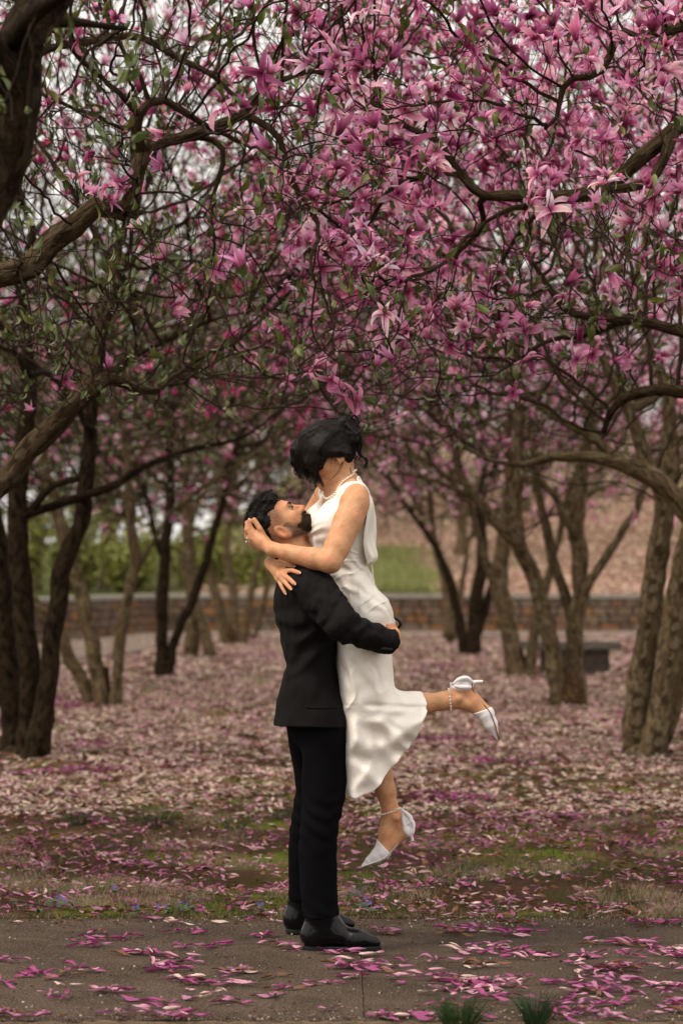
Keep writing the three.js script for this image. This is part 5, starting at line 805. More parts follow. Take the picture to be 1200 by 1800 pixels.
rowTree({ seed: 451, label: 'third left row magnolia, slender dark stem with right leaning fork', tint: 'pink', bark: barkDarkM, trunks: 2, maxBlossom: 60, leafP: .55, spur: .35, bloom: (p) => .14 },
  [S(33, .085, [284, 1206, 1.5], [284, 1150], [285, 1080], [287, 1020], [292, 950, .9], [300, 880, .8], [296, 800, .6], [310, 700, .4]), S(33, .065, [294, 1190, 1.3], [306, 1130], [325, 1085], [348, 1030], [370, 960, .9], [385, 900, .75], [402, 840, .55], [420, 770, .4]), S(33, .05, [290, 990], [275, 950, .9], [262, 890, .8], [240, 820, .5])], 33, -1, 4600, .12, { ry: 3.2, cy: 4.6 });
rowTree({ seed: 461, label: 'third right row magnolia, stout grey trunk with leaning branch beside it', tint: 'pink', trunks: 2, maxBlossom: 60, leafP: .4, spur: .4, bloom: (p) => lerp(.1, .55, sstep(2.6, 4.2, p.y)) },
  [S(33, .12, [912, 1206, 1.35], [900, 1150], [888, 1080], [878, 1020], [884, 950, .9], [895, 880, .8], [890, 780, .5]), S(33, .075, [928, 1200, 1.3], [936, 1120], [948, 1060], [968, 1000, .8], [985, 930, .6], [1000, 850, .4]), S(33, .06, [884, 1090], [870, 1040], [855, 990, .9], [838, 930, .8], [820, 860, .5])], 33, 1, 4200, .12, { ry: 3.2, cy: 4.6 });
rowTree({ seed: 471, label: 'fourth left row magnolia, straight brown trunk with smaller leaning stem', tint: 'pale', trunks: 2, leafP: .6, spur: .35, bloom: (p) => .3 }, [S(40.5, .12, [336, 1168, 1.3], [338, 1110], [338, 1040], [334, 980, .9], [328, 900, .8], [330, 800, .5]), S(40.3, .09, [375, 1166, 1.3], [362, 1120], [350, 1075], [332, 1030, .8], [318, 970, .6])], 40.5, -1, 3400, .15, { ry: 3.2, cy: 4.6 });
const outerTree = rowTree({ seed: 481, label: 'fourth right row magnolia, clustered dark stems before the wall', tint: 'pink', bark: barkDarkM, trunks: 2, leafP: .4, spur: .4, bloom: (p) => .4 }, [S(42, .12, [832, 1156, 1.3], [832, 1100], [838, 1040], [848, 980, .9], [842, 900, .7], [850, 820, .4]), S(42, .08, [818, 1154, 1.4], [804, 1080], [790, 1020], [772, 975, .8], [745, 930, .6]), S(42, .07, [842, 1110], [856, 1060], [866, 1010, .8], [880, 950, .5])], 42, 1, 3200, .15, { ry: 3.2, cy: 4.6 });
rowTree({ seed: 491, label: 'last left row magnolia, leaning pale stems close to the jacket back', tint: 'pale', trunks: 3, leafP: .6, spur: .35, bloom: (p) => .4 }, [S(47.5, .10, [398, 1146, 1.4], [392, 1100], [384, 1060], [370, 1010, .8], [362, 950, .6]), S(47.5, .09, [415, 1142, 1.3], [412, 1080], [408, 1020], [398, 970, .8], [405, 900, .5]), S(47.5, .07, [425, 1144, 1.3], [436, 1080], [446, 1020], [462, 960, .7]), S(47.5, .06, [448, 1120], [462, 1060], [474, 1000, .8])], 47.5, -1, 2800, .18, { ry: 3.2, cy: 4.6 });
rowTree({ seed: 501, label: 'last right row magnolia, thin dark stems against the wall near her hip', tint: 'pink', trunks: 2, leafP: .4, spur: .4, bloom: (p) => .45 }, [S(49, .10, [788, 1122, 1.4], [788, 1070], [782, 1020], [770, 980, .8], [760, 920, .5]), S(49, .07, [796, 1120, 1.3], [806, 1060], [815, 1010, .8], [822, 950, .6])], 49, 1, 2700, .18, { ry: 3.2, cy: 4.6 });
// --- the outer rows on either side of the alley and the trees at the viewer's back, which keep the alley dim
[[-7.4, 13, 'left', 'first'], [-7.6, 21, 'left', 'second'], [-7.4, 29, 'left', 'third'], [-7.6, 37, 'left', 'fourth'], [7.5, 13, 'right', 'first'], [7.6, 21, 'right', 'second'], [7.7, 29, 'right', 'third'], [-3.6, -1.5, 'near left', ''], [3.8, -2.5, 'near right', '']].forEach(([x, d, side, nth], i) => { const c = outerTree.clone(); c.name = numbered('magnolia_tree'); c.userData = { ...c.userData, label: nth ? 'magnolia in the outer ' + side + ' row beside the alley, ' + nth + ' from the path' : 'magnolia standing on the ' + side + ' side before the path' }; c.position.set(x, 0, BACK - d); c.rotation.y = 1.3 + i * 2.1; c.scale.setScalar(.98 + .04 * (i % 3)); scene.add(c); });
// --- beyond the wall
function farTree(o) { return tree({ step: .3, tipR: .009, far: true, spurL: .3, spur: .6, leafP: .5, leafN: 2, ls: 2.6, bs: 1.6, lift: .1, iters: 90, ...o }); }
{
  const pinkA = farTree({ seed: 601, label: 'pink magnolia on the hill right of the white dress, beyond the wall', tint: 'pink', bloom: () => .9, group: 'magnolias on the hill beyond the wall', limbs: [[W3(3.2, hillY(3.2, BACK - 66) - .1, 66, .16), W3(3.3, 3, 66, .13), W3(3.1, 4.2, 66, .1), W3(3.4, 5.6, 66, .05)], [W3(3.25, 2.8, 66, .1), W3(4.2, 4, 66.4, .07), W3(5, 5, 66, .03)], [W3(3.3, 3, 66, .1), W3(2.3, 3.9, 65.5, .06), W3(1.5, 4.6, 65, .03)]], points: cloud(900, 61, [-1, 7.5, 3, 8.2, 62, 70], (p) => Math.hypot((p.x - 3.3) / 4, (p.y - 5.6) / 2.7, (BACK - p.z - 66) / 4) < 1 ? clump(p, .6, 3) : 0) });
  const greenA = farTree({ seed: 611, label: 'grey trunked tree with fresh yellow green leaves, nearest behind left wall', tint: 'pale', bloom: () => .22, leafP: 1, leafN: 9, ls: 3.8, group: 'leafy trees beyond the wall', limbs: [[W3(-6.2, .7, 63, .2), W3(-6.1, 2.5, 63, .17), W3(-6.4, 4.2, 63, .13), W3(-6.2, 6.5, 63, .08), W3(-6.4, 8.5, 63, .03)], [W3(-6.1, 2.2, 63, .14), W3(-5.3, 3.8, 63, .1), W3(-4.6, 5.6, 63, .05)], [W3(-6.3, 3.8, 63, .1), W3(-7.4, 5.4, 63, .06), W3(-8.2, 6.6, 63, .03)]], points: cloud(1300, 62, [-10.5, -2, 2.2, 9.5, 59, 67], (p) => Math.hypot((p.x + 6.2) / 4.2, (p.y - 5.8) / 3.7, (BACK - p.z - 63) / 4) < 1 ? clump(p, .6, 4) : 0) });
  const cp = (src, label, x, d, turn, s) => { const c = src.clone(); c.name = numbered('magnolia_tree'); c.userData = { ...src.userData, label }; const base = src === pinkA ? hillY(3.2, BACK - 66) : .7; c.scale.setScalar(s); c.position.set(x, hillY(x, BACK - d) - base * s - .1, BACK - d); c.rotation.y = turn; scene.add(c); };
  const far = [['pink magnolia on the hill behind the stone bench', 9, 68, 1.2, 1.0], ['pink magnolia high on hill between the second and third right trunks', 6, 78, 2.6, 1.15], ['pink magnolia on the hill directly behind the lifted person', .4, 80, 4, 1.1], ['pink magnolia far up the hill at right edge', 13.5, 82, 5.1, 1.2], ['smaller pink magnolia on the hill top behind the bench', 10, 94, .6, 1.2], ['pink magnolia on hill crest above the green grass patch', 2.5, 96, 3.2, 1.3], ['farthest pink magnolia on the hill crest behind the left trees', -4, 92, 2, 1.2]];
  for (const [l, x, d, t, s] of far) cp(pinkA, l, x, d, t, s);
  const far2 = [['leafy green tree behind the angled wall at far left', -10.5, 60, 1.1, .95], ['leafy green tree beyond wall behind the man\'s head', -2.2, 72, 2.2, 1.05], ['tall leafy tree far beyond wall between left trunks', -8.5, 80, 3.6, 1.2], ['leafy green tree at left edge beyond the wall', -13, 76, 5, 1.15], ['leafy tree far beyond the wall right of the left row', -4.5, 88, .4, 1.25], ['leafy green tree low behind the third left trunk', -4.3, 67, 5.5, .8], ['broad leafy tree behind the second left stems', -8.3, 66, 4.4, .85], ['leafy tree in the far distance at left edge', -16, 95, 2.9, 1.5], ['leafy tree in the far distance behind the left row', -9.5, 100, 1.7, 1.5], ['leafy tree in far distance above the couple', -1.5, 104, 4.9, 1.5]];
  for (const [l, x, d, t, s] of far2) cp(greenA, l, x, d, t, s);
}
{ // shrubs in young leaf behind the left wall
  const mk = (x, d, rx, h, label, seed) => { const R = rng(seed), s = thing('shrub', label, 'shrub', v3(x, .6, BACK - d), 'young green shrubs behind the left wall'), st = [], n = 1000, im = shade(new THREE.InstancedMesh(leafG, leafInstM, n)), M = new THREE.Matrix4(), Q = new THREE.Quaternion(), C = new THREE.Color(); im.name = 'foliage'; im.userData.kind = 'stuff';
    for (let i = 0; i < 26; i++) { const a = R() * 6.28, r = rx * (.3 + .7 * R()), e = v3(x + r * Math.cos(a), .6 + h * (.55 + .45 * R()), BACK - d + r * Math.sin(a) * .7), b = v3(x + .2 * Math.cos(a), .6, BACK - d); st.push(tube([b, b.clone().lerp(e, .5).add(v3((R() - .5) * .2, .15, (R() - .5) * .2)), e], [.02, .014, .006], 4)); for (let k = 0; k < n / 26; k++) { const t = .25 + .75 * R(), p = b.clone().lerp(e, t).add(v3((R() - .5) * .5, (R() - .5) * .4, (R() - .5) * .5)), id = Math.floor(i * n / 26 + k); if (id < n) { Q.setFromEuler(new THREE.Euler(R() * 6, R() * 6, R() * 6)); M.compose(v3(p.x - x, p.y - .6, p.z - BACK + d), Q, v3(1, 1, 1).multiplyScalar(2.2 + R() * 1.6)); im.setMatrixAt(id, M); const g = .8 + R() * .9; im.setColorAt(id, C.setRGB(1.9 * g, 1.35 * g, .9 * g)); } } }
    part('stems', mergeGeometries(st), twigFarM, s).userData.kind = 'stuff'; s.add(im); };
  mk(-8.2, 60.5, 1.2, 2.5, 'yellow green shrub above the wall at far left of the shrubs', 1); mk(-6.6, 61, 1.3, 2.9, 'broad yellow green shrub behind the angled wall corner', 2); mk(-5.2, 60, 1.1, 2.3, 'yellow green shrub between second and third left trunks', 3); mk(-3.6, 61, 1.2, 2.6, 'yellow green shrub behind the leaning left stems', 4); mk(-2.2, 60.5, 1, 1.9, 'low yellow green shrub just left of the suit', 5); mk(-10, 59, 1.4, 2.8, 'yellow green shrub behind the leftmost dark stems', 6);
}
// ---------------------------------------------------------------- fallen petals, grass, small plants
function petalGeo(seed, count = 1) {                              // limp curled tepals, lying; a few still joined at the foot
  const R = rng(seed), n = 9, pos = [], col = [], idx = [], a0 = R() * 6.28;
  for (let k = 0; k < count; k++) {
    const R0 = R(), L = .075 + .045 * R(), wid = .014 + .015 * R(), bend = (R() - .5) * 2.2, tw = (R() - .5) * 3.4, hump = .004 + .012 * R(), ph = R() * 6, dir = count > 1 ? a0 + k * (1.0 + 1.1 * R()) : 0, first = pos.length / 3; let x = count > 1 ? .004 : -L / 2, z = 0, a = count > 1 ? 0 : -bend / 2;
    for (let i = 0; i <= n; i++) { const t = i / n; if (i) { a += bend / n; x += Math.cos(a) * L / n; z += Math.sin(a) * L / n; }
      const w = wid * .5 * Math.pow(Math.sin(Math.PI * Math.min(1, .07 + .89 * Math.pow(t, .85))), .8) + .0008, q = tw * (t - .5) + .6 * Math.sin(ph + t * 5), y = hump * (.5 + .5 * Math.sin(ph + t * (2.6 + 2.5 * R0))) + .003 + k * .003, roll = .5 + .6 * Math.sin(ph * 2 + t * 4);
      for (const s of [-1, -.5, 0, .5, 1]) { const c = s * s * w * roll * .9, u = s * w * (1 - .3 * Math.abs(roll)) * (1 + .18 * Math.sin(ph + t * 17 + s)), X = x - Math.sin(a) * u * Math.cos(q), Z = z + Math.cos(a) * u * Math.cos(q); pos.push(X * Math.cos(dir) - Z * Math.sin(dir), Math.max(.0012, y + c + u * Math.sin(q) * .75), X * Math.sin(dir) + Z * Math.cos(dir)); const g = .80 + .28 * Math.abs(s) + .14 * (R() - .5), b = sstep(.35, 0, t), e = sstep(.8, 1, t) * R(); col.push(g * lerp(1, .72, b) * (1 - .35 * e), g * lerp(1, .42, b) * (1 - .3 * e), g * lerp(1, .58, b) * (1 - .5 * e)); } }
    for (let i = 0; i < n; i++) for (let m = 0; m < 4; m++) { const p = first + i * 5 + m; idx.push(p, p + 1, p + 5, p + 1, p + 6, p + 5); }
    if (k) idx.push(0, first, first + 1, 2, first + 2, first + 3);
  }
  return geoFrom({ pos, col, idx });
}
const petalGs = [1, 2, 3, 4, 5, 6, 7, 8, 21, 22, 23, 24].map((s) => petalGeo(s, s > 23 ? 4 : s > 22 ? 3 : s > 20 ? 2 : 1)), leafLitterG = (() => { const q = { pos: [], col: [], idx: [] }; tepalInto(q, { len: .07, wid: .04, az: 0, tilt: 1.45, bend: () => .3, twist: .6, cup: .5, base: [1, 1, 1], tip: [1, 1, 1], n: 4 }); return geoFrom(q); })();
const PC = { magenta: [.34, .07, .20], mauve: [.40, .17, .28], pink: [.56, .30, .38], pale: [.62, .46, .42], cream: [.62, .52, .41], brown: [.18, .085, .045] };
const petalMs = {}; for (const k in PC) petalMs[k] = phys(...PC[k], .7, { vertexColors: true, side: THREE.DoubleSide, transmission: .15, thickness: 0, specularIntensity: .4 });
const litterM = phys(1, 1, 1, .75, { vertexColors: true, side: THREE.DoubleSide, transmission: .12, thickness: 0, specularIntensity: .3 });
const inst = (name, geo, mat, list, label, category, parent) => { const im = shade(new THREE.InstancedMesh(geo, mat, list.length)), M = new THREE.Matrix4(), Q = new THREE.Quaternion(), E = new THREE.Euler(), C = new THREE.Color(); list.forEach((f, i) => { Q.setFromEuler(E.set(f.rx ?? 0, f.ry ?? 0, f.rz ?? 0, 'YXZ')); M.compose(f.p, Q, v3(f.sx ?? f.s, f.s, f.sz ?? f.s)); im.setMatrixAt(i, M); if (f.c) im.setColorAt(i, C.setRGB(...f.c)); }); if (parent) { im.name = name; parent.add(im); im.userData.kind = 'stuff'; } else { im.name = numbered(name); scene.add(im); tag(im, label, category, undefined, 'stuff'); } return im; };
{ // petals on the path: the largest in view one by one
  const R = rng(77), all = [], kinds = ['magenta', 'magenta', 'magenta', 'mauve', 'mauve', 'pink', 'pale', 'brown'];
  const dens = (x, z) => { const t = (z - PZ0) / (PZ1 - PZ0), right = sstep(-.1, .9, x); return clamp(lerp(.22 + .5 * sstep(.15, .7, t), .3 + .7 * sstep(.15, .6, t), right) * sstep(-.35, .35, N2(x * 1.6 + 4, z * 2.2) + .35 * right) + .35 * sstep(.9, 1.05, t)); };
  const drop = (x, z) => { const k = kinds[Math.floor(R() * kinds.length)], pale = k === 'pale' || k === 'pink', y = z > PZ1 || z < PZ0 ? groundY(x, z) + .006 : .004 + .004 * N2(x * 1.5, z * 1.5); all.push({ x, y: y + (all.length % 7) * .0008, z, k, g: Math.floor(R() * 12), ry: (R() - .5) * 1.5 + (R() < .5 ? Math.PI : 0) + (R() < .22 ? 1.5 * (R() - .5) * 2 : 0), rx: (R() - .5) * .25, rz: (R() - .5) * .25, s: .58 + .42 * R() }); };
  for (let t = 0; t < 9000 && all.length < 1050; t++) { const x = lerp(-2.6, 2.6, R()), z = lerp(PZ0 - .05, PZ1 + .22, R()); if (R() > dens(x, z) || (Math.abs(x) > 1.75 && R() < .5)) continue; if (x > -.22 && x < .17 && z > -.45 && z < .24) continue; const c = R() < .55 ? 1 : 2 + Math.floor(R() * 3); for (let i = 0; i < c; i++) drop(x + (R() - .5) * .13, z + (R() - .5) * .09); }
  for (const [px, py, k] of [[590, 1672, 'magenta'], [600, 1678, 'mauve'], [575, 1676, 'magenta'], [612, 1674, 'magenta'], [640, 1680, 'mauve'], [525, 1668, 'pink'], [515, 1672, 'magenta']]) { const d = EYE * FPX / (py - 1000), p = D(px, py, d); drop(p.x, p.z); all[all.length - 1].k = k; }
  const score = (f) => { const pr = project(v3(f.x, f.y, f.z)); return (pr[0] < -20 || pr[0] > 1220 || pr[1] > 1815 ? 100 : 0) + pr[2]; }; all.sort((a, b) => score(a) - score(b));
  const words = { magenta: 'deep magenta', mauve: 'dull mauve', pink: 'soft pink', pale: 'pale cream pink', brown: 'withered brown' }, rest = [];
  all.forEach((f, i) => { if (i < 300) { const m = shade(new THREE.Mesh(petalGs[f.g], petalMs[f.k])); m.name = numbered('fallen_petal'); m.position.set(f.x, f.y, f.z); m.rotation.set(f.rx, f.ry, f.rz, 'YXZ'); m.scale.setScalar(f.s); scene.add(m); const onPath = f.z < PZ1 && f.z > PZ0; const pr = project(m.position), t = (f.z - PZ0) / (PZ1 - PZ0), col = pr[0] < 250 ? 'at far left' : pr[0] < 480 ? 'left of the boots' : pr[0] < 690 ? (t < .62 ? 'beside the boots' : 'below the boots') : pr[0] < 950 ? 'right of the boots' : 'at far right', row = !onPath ? (t < .5 ? 'in the grass beyond the path' : 'in the soil below the path') : t < .3 ? 'along the far path edge' : t < .68 ? 'on the middle of the path' : 'near the close path edge', w = (f.s > .88 ? 'large ' : f.s < .70 ? 'small ' : '') + words[f.k] + ['', ' twisted', ' flat', ' hooked', ' curled', ' folded', ' wavy', ' narrow', ' forked', ' paired', ' tripled', ' clustered'][f.g]; tag(m, w + ' petal ' + row + ' ' + col, 'petal', w + ' petals ' + row + ' ' + col); } else rest.push(f); });
  const by = {}; rest.forEach((f) => (by[f.g] ??= []).push({ p: v3(f.x, f.y, f.z), s: f.s, ry: f.ry, rx: f.rx, rz: f.rz, c: PC[f.k] })); for (const g in by) inst('path_petals', petalGs[g], litterM, by[g], 'further fallen magnolia petals scattered along the path', 'petals');
}
const walkway = (x, z) => { const d = BACK - z; return d > 52.9 - (x < -2.6 ? (-2.6 - x) * 9.8 : 0) && d > 33; };
{ // grit and crumbs on the path
  const R = rng(83), g = new THREE.IcosahedronGeometry(.004, 0), list = [], bits = []; for (let i = 0; i < 5200; i++) { const x = (R() * 2 - 1) * 1.9, e = R(), z = e < .45 ? PZ0 + .3 * R() ** 2 : e < .7 ? PZ1 - .25 * R() ** 2 : lerp(PZ0, PZ1, R()), k = .5 + R(); (R() < .3 ? bits : list).push({ p: v3(x, .003, z), s: .4 + 1.1 * R() ** 2, ry: R() * 6, rx: R() * 6, c: R() < .3 ? [.28 * k, .24 * k, .19 * k] : [.10 * k, .07 * k, .05 * k] }); }
  inst('path_grit', g, std(1, 1, 1, .95), list, 'small grit and crumbs of soil strewn over the path', 'grit'); bits.forEach((b) => { b.s = .12 + .22 * R(); b.rx = (R() - .5) * .5; b.p.y = .005; b.c = R() < .5 ? [.16, .075, .035] : [.27, .15, .14]; }); inst('petal_scraps', petalGs[4], litterM, bits, 'shrivelled brown scraps of petals scattered over the path', 'petal scraps');
}
{ // the lawn's carpet of petals and brown leaves
  const R = rng(78), by = petalGs.map(() => []), lv = []; let n = 0; const zones = [[.8, 4.6, 12500, .8], [4.6, 10, 26000, .95], [10, 22, 62000, 1.1], [22, 46, 66000, 1.5]];
  for (const [d0, d1, cnt, sc] of zones) for (let i = 0; i < cnt; i++) {
    const dz = lerp(d0, d1, R()), z = -dz, half = (BACK + dz) * .165 + .5, wide = R() < .22, x = wide ? (R() < .5 ? -1 : 1) * half * (1 + .9 * R()) : (R() * 2 - 1) * half; if (z > PZ0 - .02) continue;
    const cov = N2(x * .5 + 8, z * .5) + .5 * N2(x * 1.7, z * 1.7); if (R() > lerp(.20 + .35 * sstep(-.4, .6, cov), .30 + .68 * sstep(-.5, .35, cov + .6 * N2(x * .35 + 30, z * .22)), sstep(2, 10, dz))) continue;
    const band = N2(x * .28 + 20, z * .33 + 4), mag = sstep(.12, .5, band + .4 * sstep(9, 5, dz) - .5 + .5 * Math.exp(-(((dz - 15.5) / 1.6) ** 2)) * sstep(-.5, .3, N2(x * .9 + 3, z * .8)) + .8 * Math.exp(-(((dz - 7.4) / 1.9) ** 2)) * sstep(.6, -1.2, x) * sstep(-.3, .4, N2(x * 1.6, z * 1.1))), r = R(); const k = r < .40 ? 'brown' : R() < mag ? (R() < .5 ? 'magenta' : R() < .6 ? 'mauve' : 'pink') : (dz < 5 ? ['mauve', 'pink', 'pale', 'mauve', 'magenta'] : ['pale', 'cream', 'pink', 'cream', 'pale', 'cream'])[Math.floor(R() * (dz < 5 ? 5 : 6))], f = .75 + .5 * R(), c = PC[k];
    const q = { p: v3(x, groundY(x, z) + .004 + R() * .016, z), s: sc * (.6 + .45 * R()), ry: R() * 6.283, rx: (R() - .5) * .6, rz: (R() - .5) * .6, c: [c[0] * f, c[1] * f, c[2] * f] };
    if (walkway(x, z) && R() < .9) continue; if (k === 'brown' && R() < .6) lv.push(q); else by[n++ % 12].push(q);
  }
  by.forEach((l, g) => inst('fallen_petals', petalGs[g], litterM, l, 'carpet of fallen pink and cream magnolia petals over the lawn', 'petals'));
  inst('leaf_litter', leafLitterG, litterM, lv, 'withered brown leaves lying among the petals on the lawn', 'leaves');
  const hl = []; for (let i = 0; i < 60000; i++) { const d = 58.2 + 34 * R() ** 1.3, x = lerp(-3.5, 15, R()), z = BACK - d; if (x > .4 && x < 2.9 && d < 66 && R() < .8) continue; if (x < 0 && R() < .6) continue; const k = R() < .45 ? [.60, .45, .33] : R() < .5 ? [.55, .34, .28] : R() < .6 ? [.64, .52, .44] : [.30, .18, .11]; hl.push({ p: v3(x, hillY(x, z) + .03, z), s: 1.5 + 1.3 * R(), ry: R() * 6.28, rx: (R() - .5) * .9 + .2, rz: (R() - .5) * .9, c: k }); }
  inst('hill_litter', petalGs[2], litterM, hl, 'tan and pink fallen leaves covering the hill beyond the wall', 'leaves');
}
const bladeG = (() => { const q = { pos: [], col: [], idx: [] }; for (let i = 0; i <= 4; i++) { const t = i / 4, w = .5 * (1 - t * .92); for (const s of [-1, 1]) q.pos.push(.32 * t * t, t * (1 - .1 * t), s * w); } for (let i = 0; i < 4; i++) { const p = i * 2; q.idx.push(p, p + 1, p + 2, p + 1, p + 3, p + 2); } return geoFrom(q); })();
const bladeM = phys(1, 1, 1, .65, { side: THREE.DoubleSide, transmission: .2, thickness: 0, specularIntensity: .3 });
const blade = (x, z, h, w, c, R, lean = .5) => ({ p: v3(x, groundY(x, z) - .002, z), sx: h * (.4 + lean * R()), s: h, sz: w, ry: R() * 6.283, rz: (R() - .5) * lean, rx: (R() - .5) * lean, c });
{
  const R = rng(79), straw = [], green = [], moss = [];
  for (let i = 0; i < 80000; i++) { const dz = .8 + 4.2 * R() ** 1.8, z = -dz, x = (R() * 2 - 1) * ((BACK + dz) * .15 + .3), s = N2(x * .8 + 70, z * .8 - 9) + .5 * N2(x * 2.2, z * 2.2 + 5) + .75 * sstep(1.7, .8, dz) * sstep(.15, .7, x) * sstep(-.6, .3, N2(x * 1.2, 5)) + .05; if (s < .35 + .45 * R()) continue; const k = .7 + .6 * R(); straw.push(blade(x, z, .03 + .05 * R(), .0018 + .0012 * R(), [.30 * k, .235 * k, .15 * k], R, 1.5)); }
  for (let i = 0; i < 34000; i++) { const dz = .78 + 6.5 * R() ** 1.4, z = -dz, x = (R() * 2 - 1) * ((BACK + dz) * .15 + .3), s = N2(x * .9 - 30, z * .9) + .6 * N2(x * 2.7 + 9, z * 2.7); if (s < .18 + .4 * R()) continue; const k = .6 + .7 * R(); green.push(blade(x, z, .03 + .05 * R(), .002 + .0018 * R(), [.065 * k, .10 * k, .022 * k], R, 1.1)); }
  for (let i = 0; i < 5000; i++) { const z = PZ1 + .03 + .25 * R(), x = (R() * 2 - 1) * 1.7; const st = R() < .4 + .4 * sstep(.3, 1, x); const k = .6 + .7 * R(); (st ? straw : green).push(blade(x, z, .02 + .035 * R(), .002, st ? [.26 * k, .2 * k, .12 * k] : [.05 * k, .085 * k, .02 * k], R, 1.5)); }
  for (let i = 0; i < 9000; i++) { const x = (R() * 2 - 1) * 1.9, z = PZ0 + .05 - .13 * R() + .05 * N2(x * 3, 8), st = R() < .35 + .5 * sstep(-.1, .5, N2(x * 1.3, 3) + .6 * sstep(.1, .7, x)), k = .6 + .7 * R(); if (N2(x * 5, z * 5) < -.25) continue; const b = blade(x, z, .015 + .035 * R(), .0022, st ? [.26 * k, .2 * k, .12 * k] : [.06 * k, .085 * k, .02 * k], R, 1.6); b.p.y = Math.max(b.p.y, z > PZ0 ? .002 : -1); (st ? straw : green).push(b); }
  inst('dry_grass', bladeG, bladeM, straw, 'short dry straw coloured grass along the far edge of the path', 'grass'); inst('grass', bladeG, bladeM, green, 'thin green grass growing in patches through the petals', 'grass');
  const hill = []; for (let i = 0; i < 9000; i++) { const x = .5 + 2.1 * R(), d = 58.4 + 7.5 * R() ** 1.4, z = BACK - d; if (R() > sstep(.5, 1, x) * sstep(2.5, 1.7, x + .5 * N2(d, 2))) continue; const k = .5 + 1.0 * R(), dry = R() < .25; hill.push({ p: v3(x, hillY(x, z) - .02, z), s: .2 + .5 * R() * R(), sx: .4, sz: .018, ry: R() * 6.28, rz: (R() - .5) * .5, rx: (R() - .5) * .5, c: dry ? [.34 * k, .28 * k, .15 * k] : [.22 * k, .26 * k, .075 * k] }); } inst('tall_grass', bladeG, bladeM, hill, 'bright green grass growing on the hill just above the wall', 'grass');
  // tufts
  const tuft = (x, z, h, n, r, label, seed, cc = [.035, .062, .018]) => { const R = rng(seed), t = thing('grass_tuft', label, 'grass tuft', v3(x, groundY(x, z), z)), gs = []; for (let i = 0; i < n; i++) { const a = R() * 6.283, rr = r * Math.sqrt(R()), l = h * (.55 + .5 * R()), o = (.25 + .75 * R()) * h * .45, b = v3(x + rr * Math.cos(a), groundY(x, z) - .004, z + rr * Math.sin(a)), pts = [0, .35, .7, 1].map((u) => b.clone().add(v3(Math.cos(a) * o * u * u + rr * Math.cos(a) * u * .5, l * u * (1 - .12 * u), Math.sin(a) * o * u * u))); gs.push(tube(pts, [.0019, .0017, .0012, .0004], 3)); } const m = part('blades', mergeGeometries(gs), std(...cc.map((c) => c * (.9 + .3 * R())), .6), t); m.userData.kind = 'stuff'; };
  const G = (px, py) => { const d = EYE * FPX / (py - 1000); return D(px, py, d); };
  let q = D(806, 1800, 7.9); tuft(q.x, BACK - 7.97, .17, 200, .035, 'dark green grass tuft at the bottom edge, left of the other tuft', 1); q = D(944, 1800, 7.85); tuft(q.x, BACK - 7.94, .16, 150, .026, 'slimmer green grass tuft at bottom edge, right of the other tuft', 2);
  for (const [px, py, h, n, r, l] of [[135, 1448, .12, 70, .07, 'dark grass tuft on the lawn at far left below the dark stems'], [278, 1452, .13, 80, .08, 'dark grass tuft on the lawn right of the far left tuft'], [412, 1452, .1, 50, .06, 'dark grass tuft on the lawn left of the trouser knee'], [492, 1440, .12, 50, .06, 'dark grass tuft close beside the black trouser leg'], [655, 1565, .07, 50, .05, 'green grass tuft beneath the hanging white shoe'], [285, 1212, .16, 60, .16, 'green tuft at the foot of third left trunk'], [250, 1208, .14, 50, .12, 'small green tuft left of the third left trunk'], [165, 1290, .12, 50, .08, 'green tuft on the lawn beside nearest left stems'], [645, 1145, .12, 60, .5, 'low green grass patch beyond the jacket cuff'], [300, 1285, .1, 50, .1, 'small green tuft mid lawn between left trees'], [955, 1262, .12, 50, .12, 'green tuft at the foot of second right trunk'], [1140, 1335, .1, 70, .12, 'green tuft at the foot of nearest right trunk'], [820, 1530, .08, 60, .07, 'dark green tuft on lawn right of the hanging shoe']]) { const p = G(px, py); tuft(p.x, p.z, h, n, r, l, px); }
  // violets: small clumps of round leaves, some with blue flowers
  const vl = rng(91), leafRound = (() => { const g = new THREE.CircleGeometry(.011, 9); g.rotateX(-Math.PI / 2); const p = g.attributes.position; for (let i = 0; i < p.count; i++) p.setY(i, .25 * Math.abs(p.getZ(i)) + .3 * Math.abs(p.getX(i)) * .3); g.computeVertexNormals(); return g; })(), vleafM = phys(.03, .065, .018, .5, { side: THREE.DoubleSide, transmission: .2, thickness: 0 }), flowerG = (() => { const q = { pos: [0, 0, 0], col: [], idx: [], hub: 0 }; for (let i = 0; i < 5; i++) tepalInto(q, { len: .009, wid: .008, az: i * 1.257, tilt: 1.0, bend: () => .4, cup: .1, base: [1, 1, 1], tip: [1, 1, 1], n: 3 }); q.col = []; return geoFrom(q); })(), violetM = std(.08, .07, .26, .6);
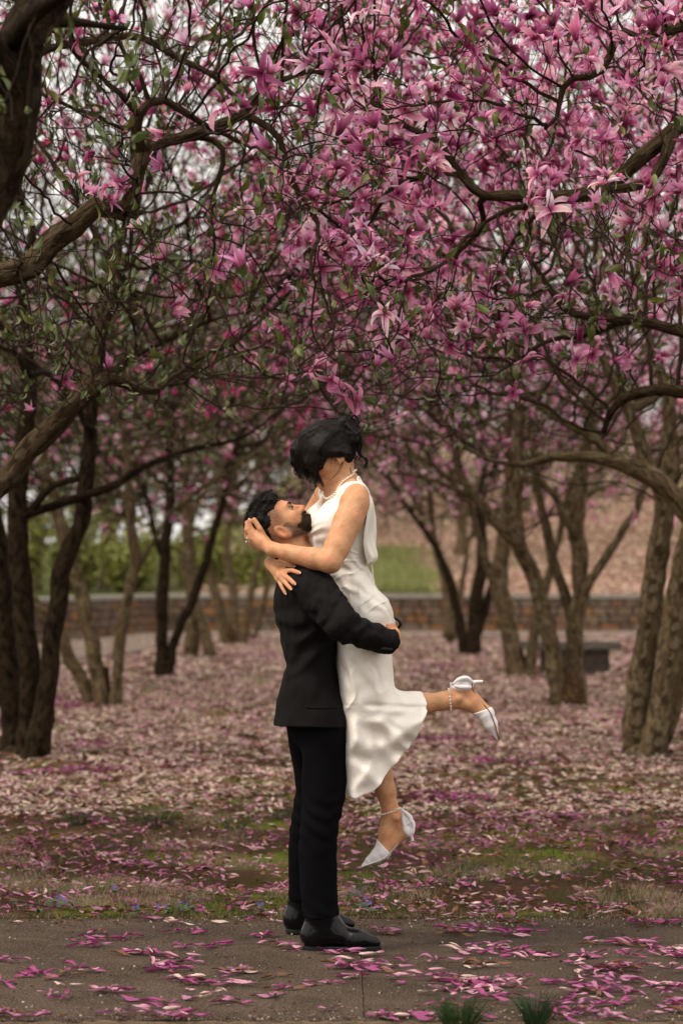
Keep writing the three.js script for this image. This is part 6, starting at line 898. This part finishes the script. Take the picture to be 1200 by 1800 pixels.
  const spots = [[100, 1596, 1], [120, 1598, 1], [60, 1605, 0], [240, 1604, 1], [290, 1606, 1], [325, 1605, 1], [265, 1610, 1], [410, 1590, 0], [455, 1600, 1], [640, 1600, 1], [658, 1606, 1], [625, 1575, 1], [150, 1570, 0], [205, 1572, 1], [30, 1590, 0], [60, 1785, 1], [143, 1782, 1], [232, 1776, 0], [270, 1776, 1], [370, 1786, 0], [820, 1540, 0], [870, 1600, 0], [345, 1580, 0], [520, 1600, 0]]; const NTH = ['first', 'second', 'third', 'fourth', 'fifth', 'sixth', 'seventh', 'eighth', 'ninth', 'tenth', 'eleventh', 'twelfth', 'thirteenth', 'fourteenth', 'fifteenth'];
  for (const [px, py, fl] of spots) { const p = G(px, py), t = thing('violet_plant', ['violet with blue flowers', 'leafy violet without flowers'][1 - fl] + ', ' + (py > 1700 ? 'below the near path edge, ' : 'at the far path edge, ') + NTH[spots.filter((s) => s[2] === fl && (s[1] > 1700) === (py > 1700) && s[0] < px).length] + ' from the left', 'plant', v3(p.x, groundY(p.x, p.z), p.z), 'violets along the path');
    for (let i = 0; i < 9; i++) { const m = shade(new THREE.Mesh(leafRound, vleafM)), a = vl() * 6.283, r = .008 + .035 * vl(); m.name = 'leaf'; m.position.set(r * Math.cos(a), .012 + .02 * vl(), r * Math.sin(a)); m.rotation.set((vl() - .3) * .9, a, (vl() - .5) * .6); m.scale.setScalar(.7 + .6 * vl()); t.add(m); }
    if (fl) for (let i = 0; i < 2; i++) { const m = shade(new THREE.Mesh(flowerG, violetM)); m.name = 'flower'; m.position.set((vl() - .5) * .06, .035 + .02 * vl(), (vl() - .5) * .05); m.rotation.set(1.0 * vl() + .4, vl() * 1.5 - .7, 0); t.add(m); } }
  { const p0 = G(8, 1590), p1 = G(90, 1600), pts = [p0, p0.clone().lerp(p1, .4).add(v3(0, .012, .02)), p1].map((p) => p.add(v3(0, .012, 0))); tag(part(numbered('fallen_twig'), tube(smoothPath(pts, .02), smoothPath(pts, .02).map(() => .004), 6), twigFarM), 'thin bare twig lying on the grass at the left path edge', 'twig'); }
}
renderer.render(scene, camera);
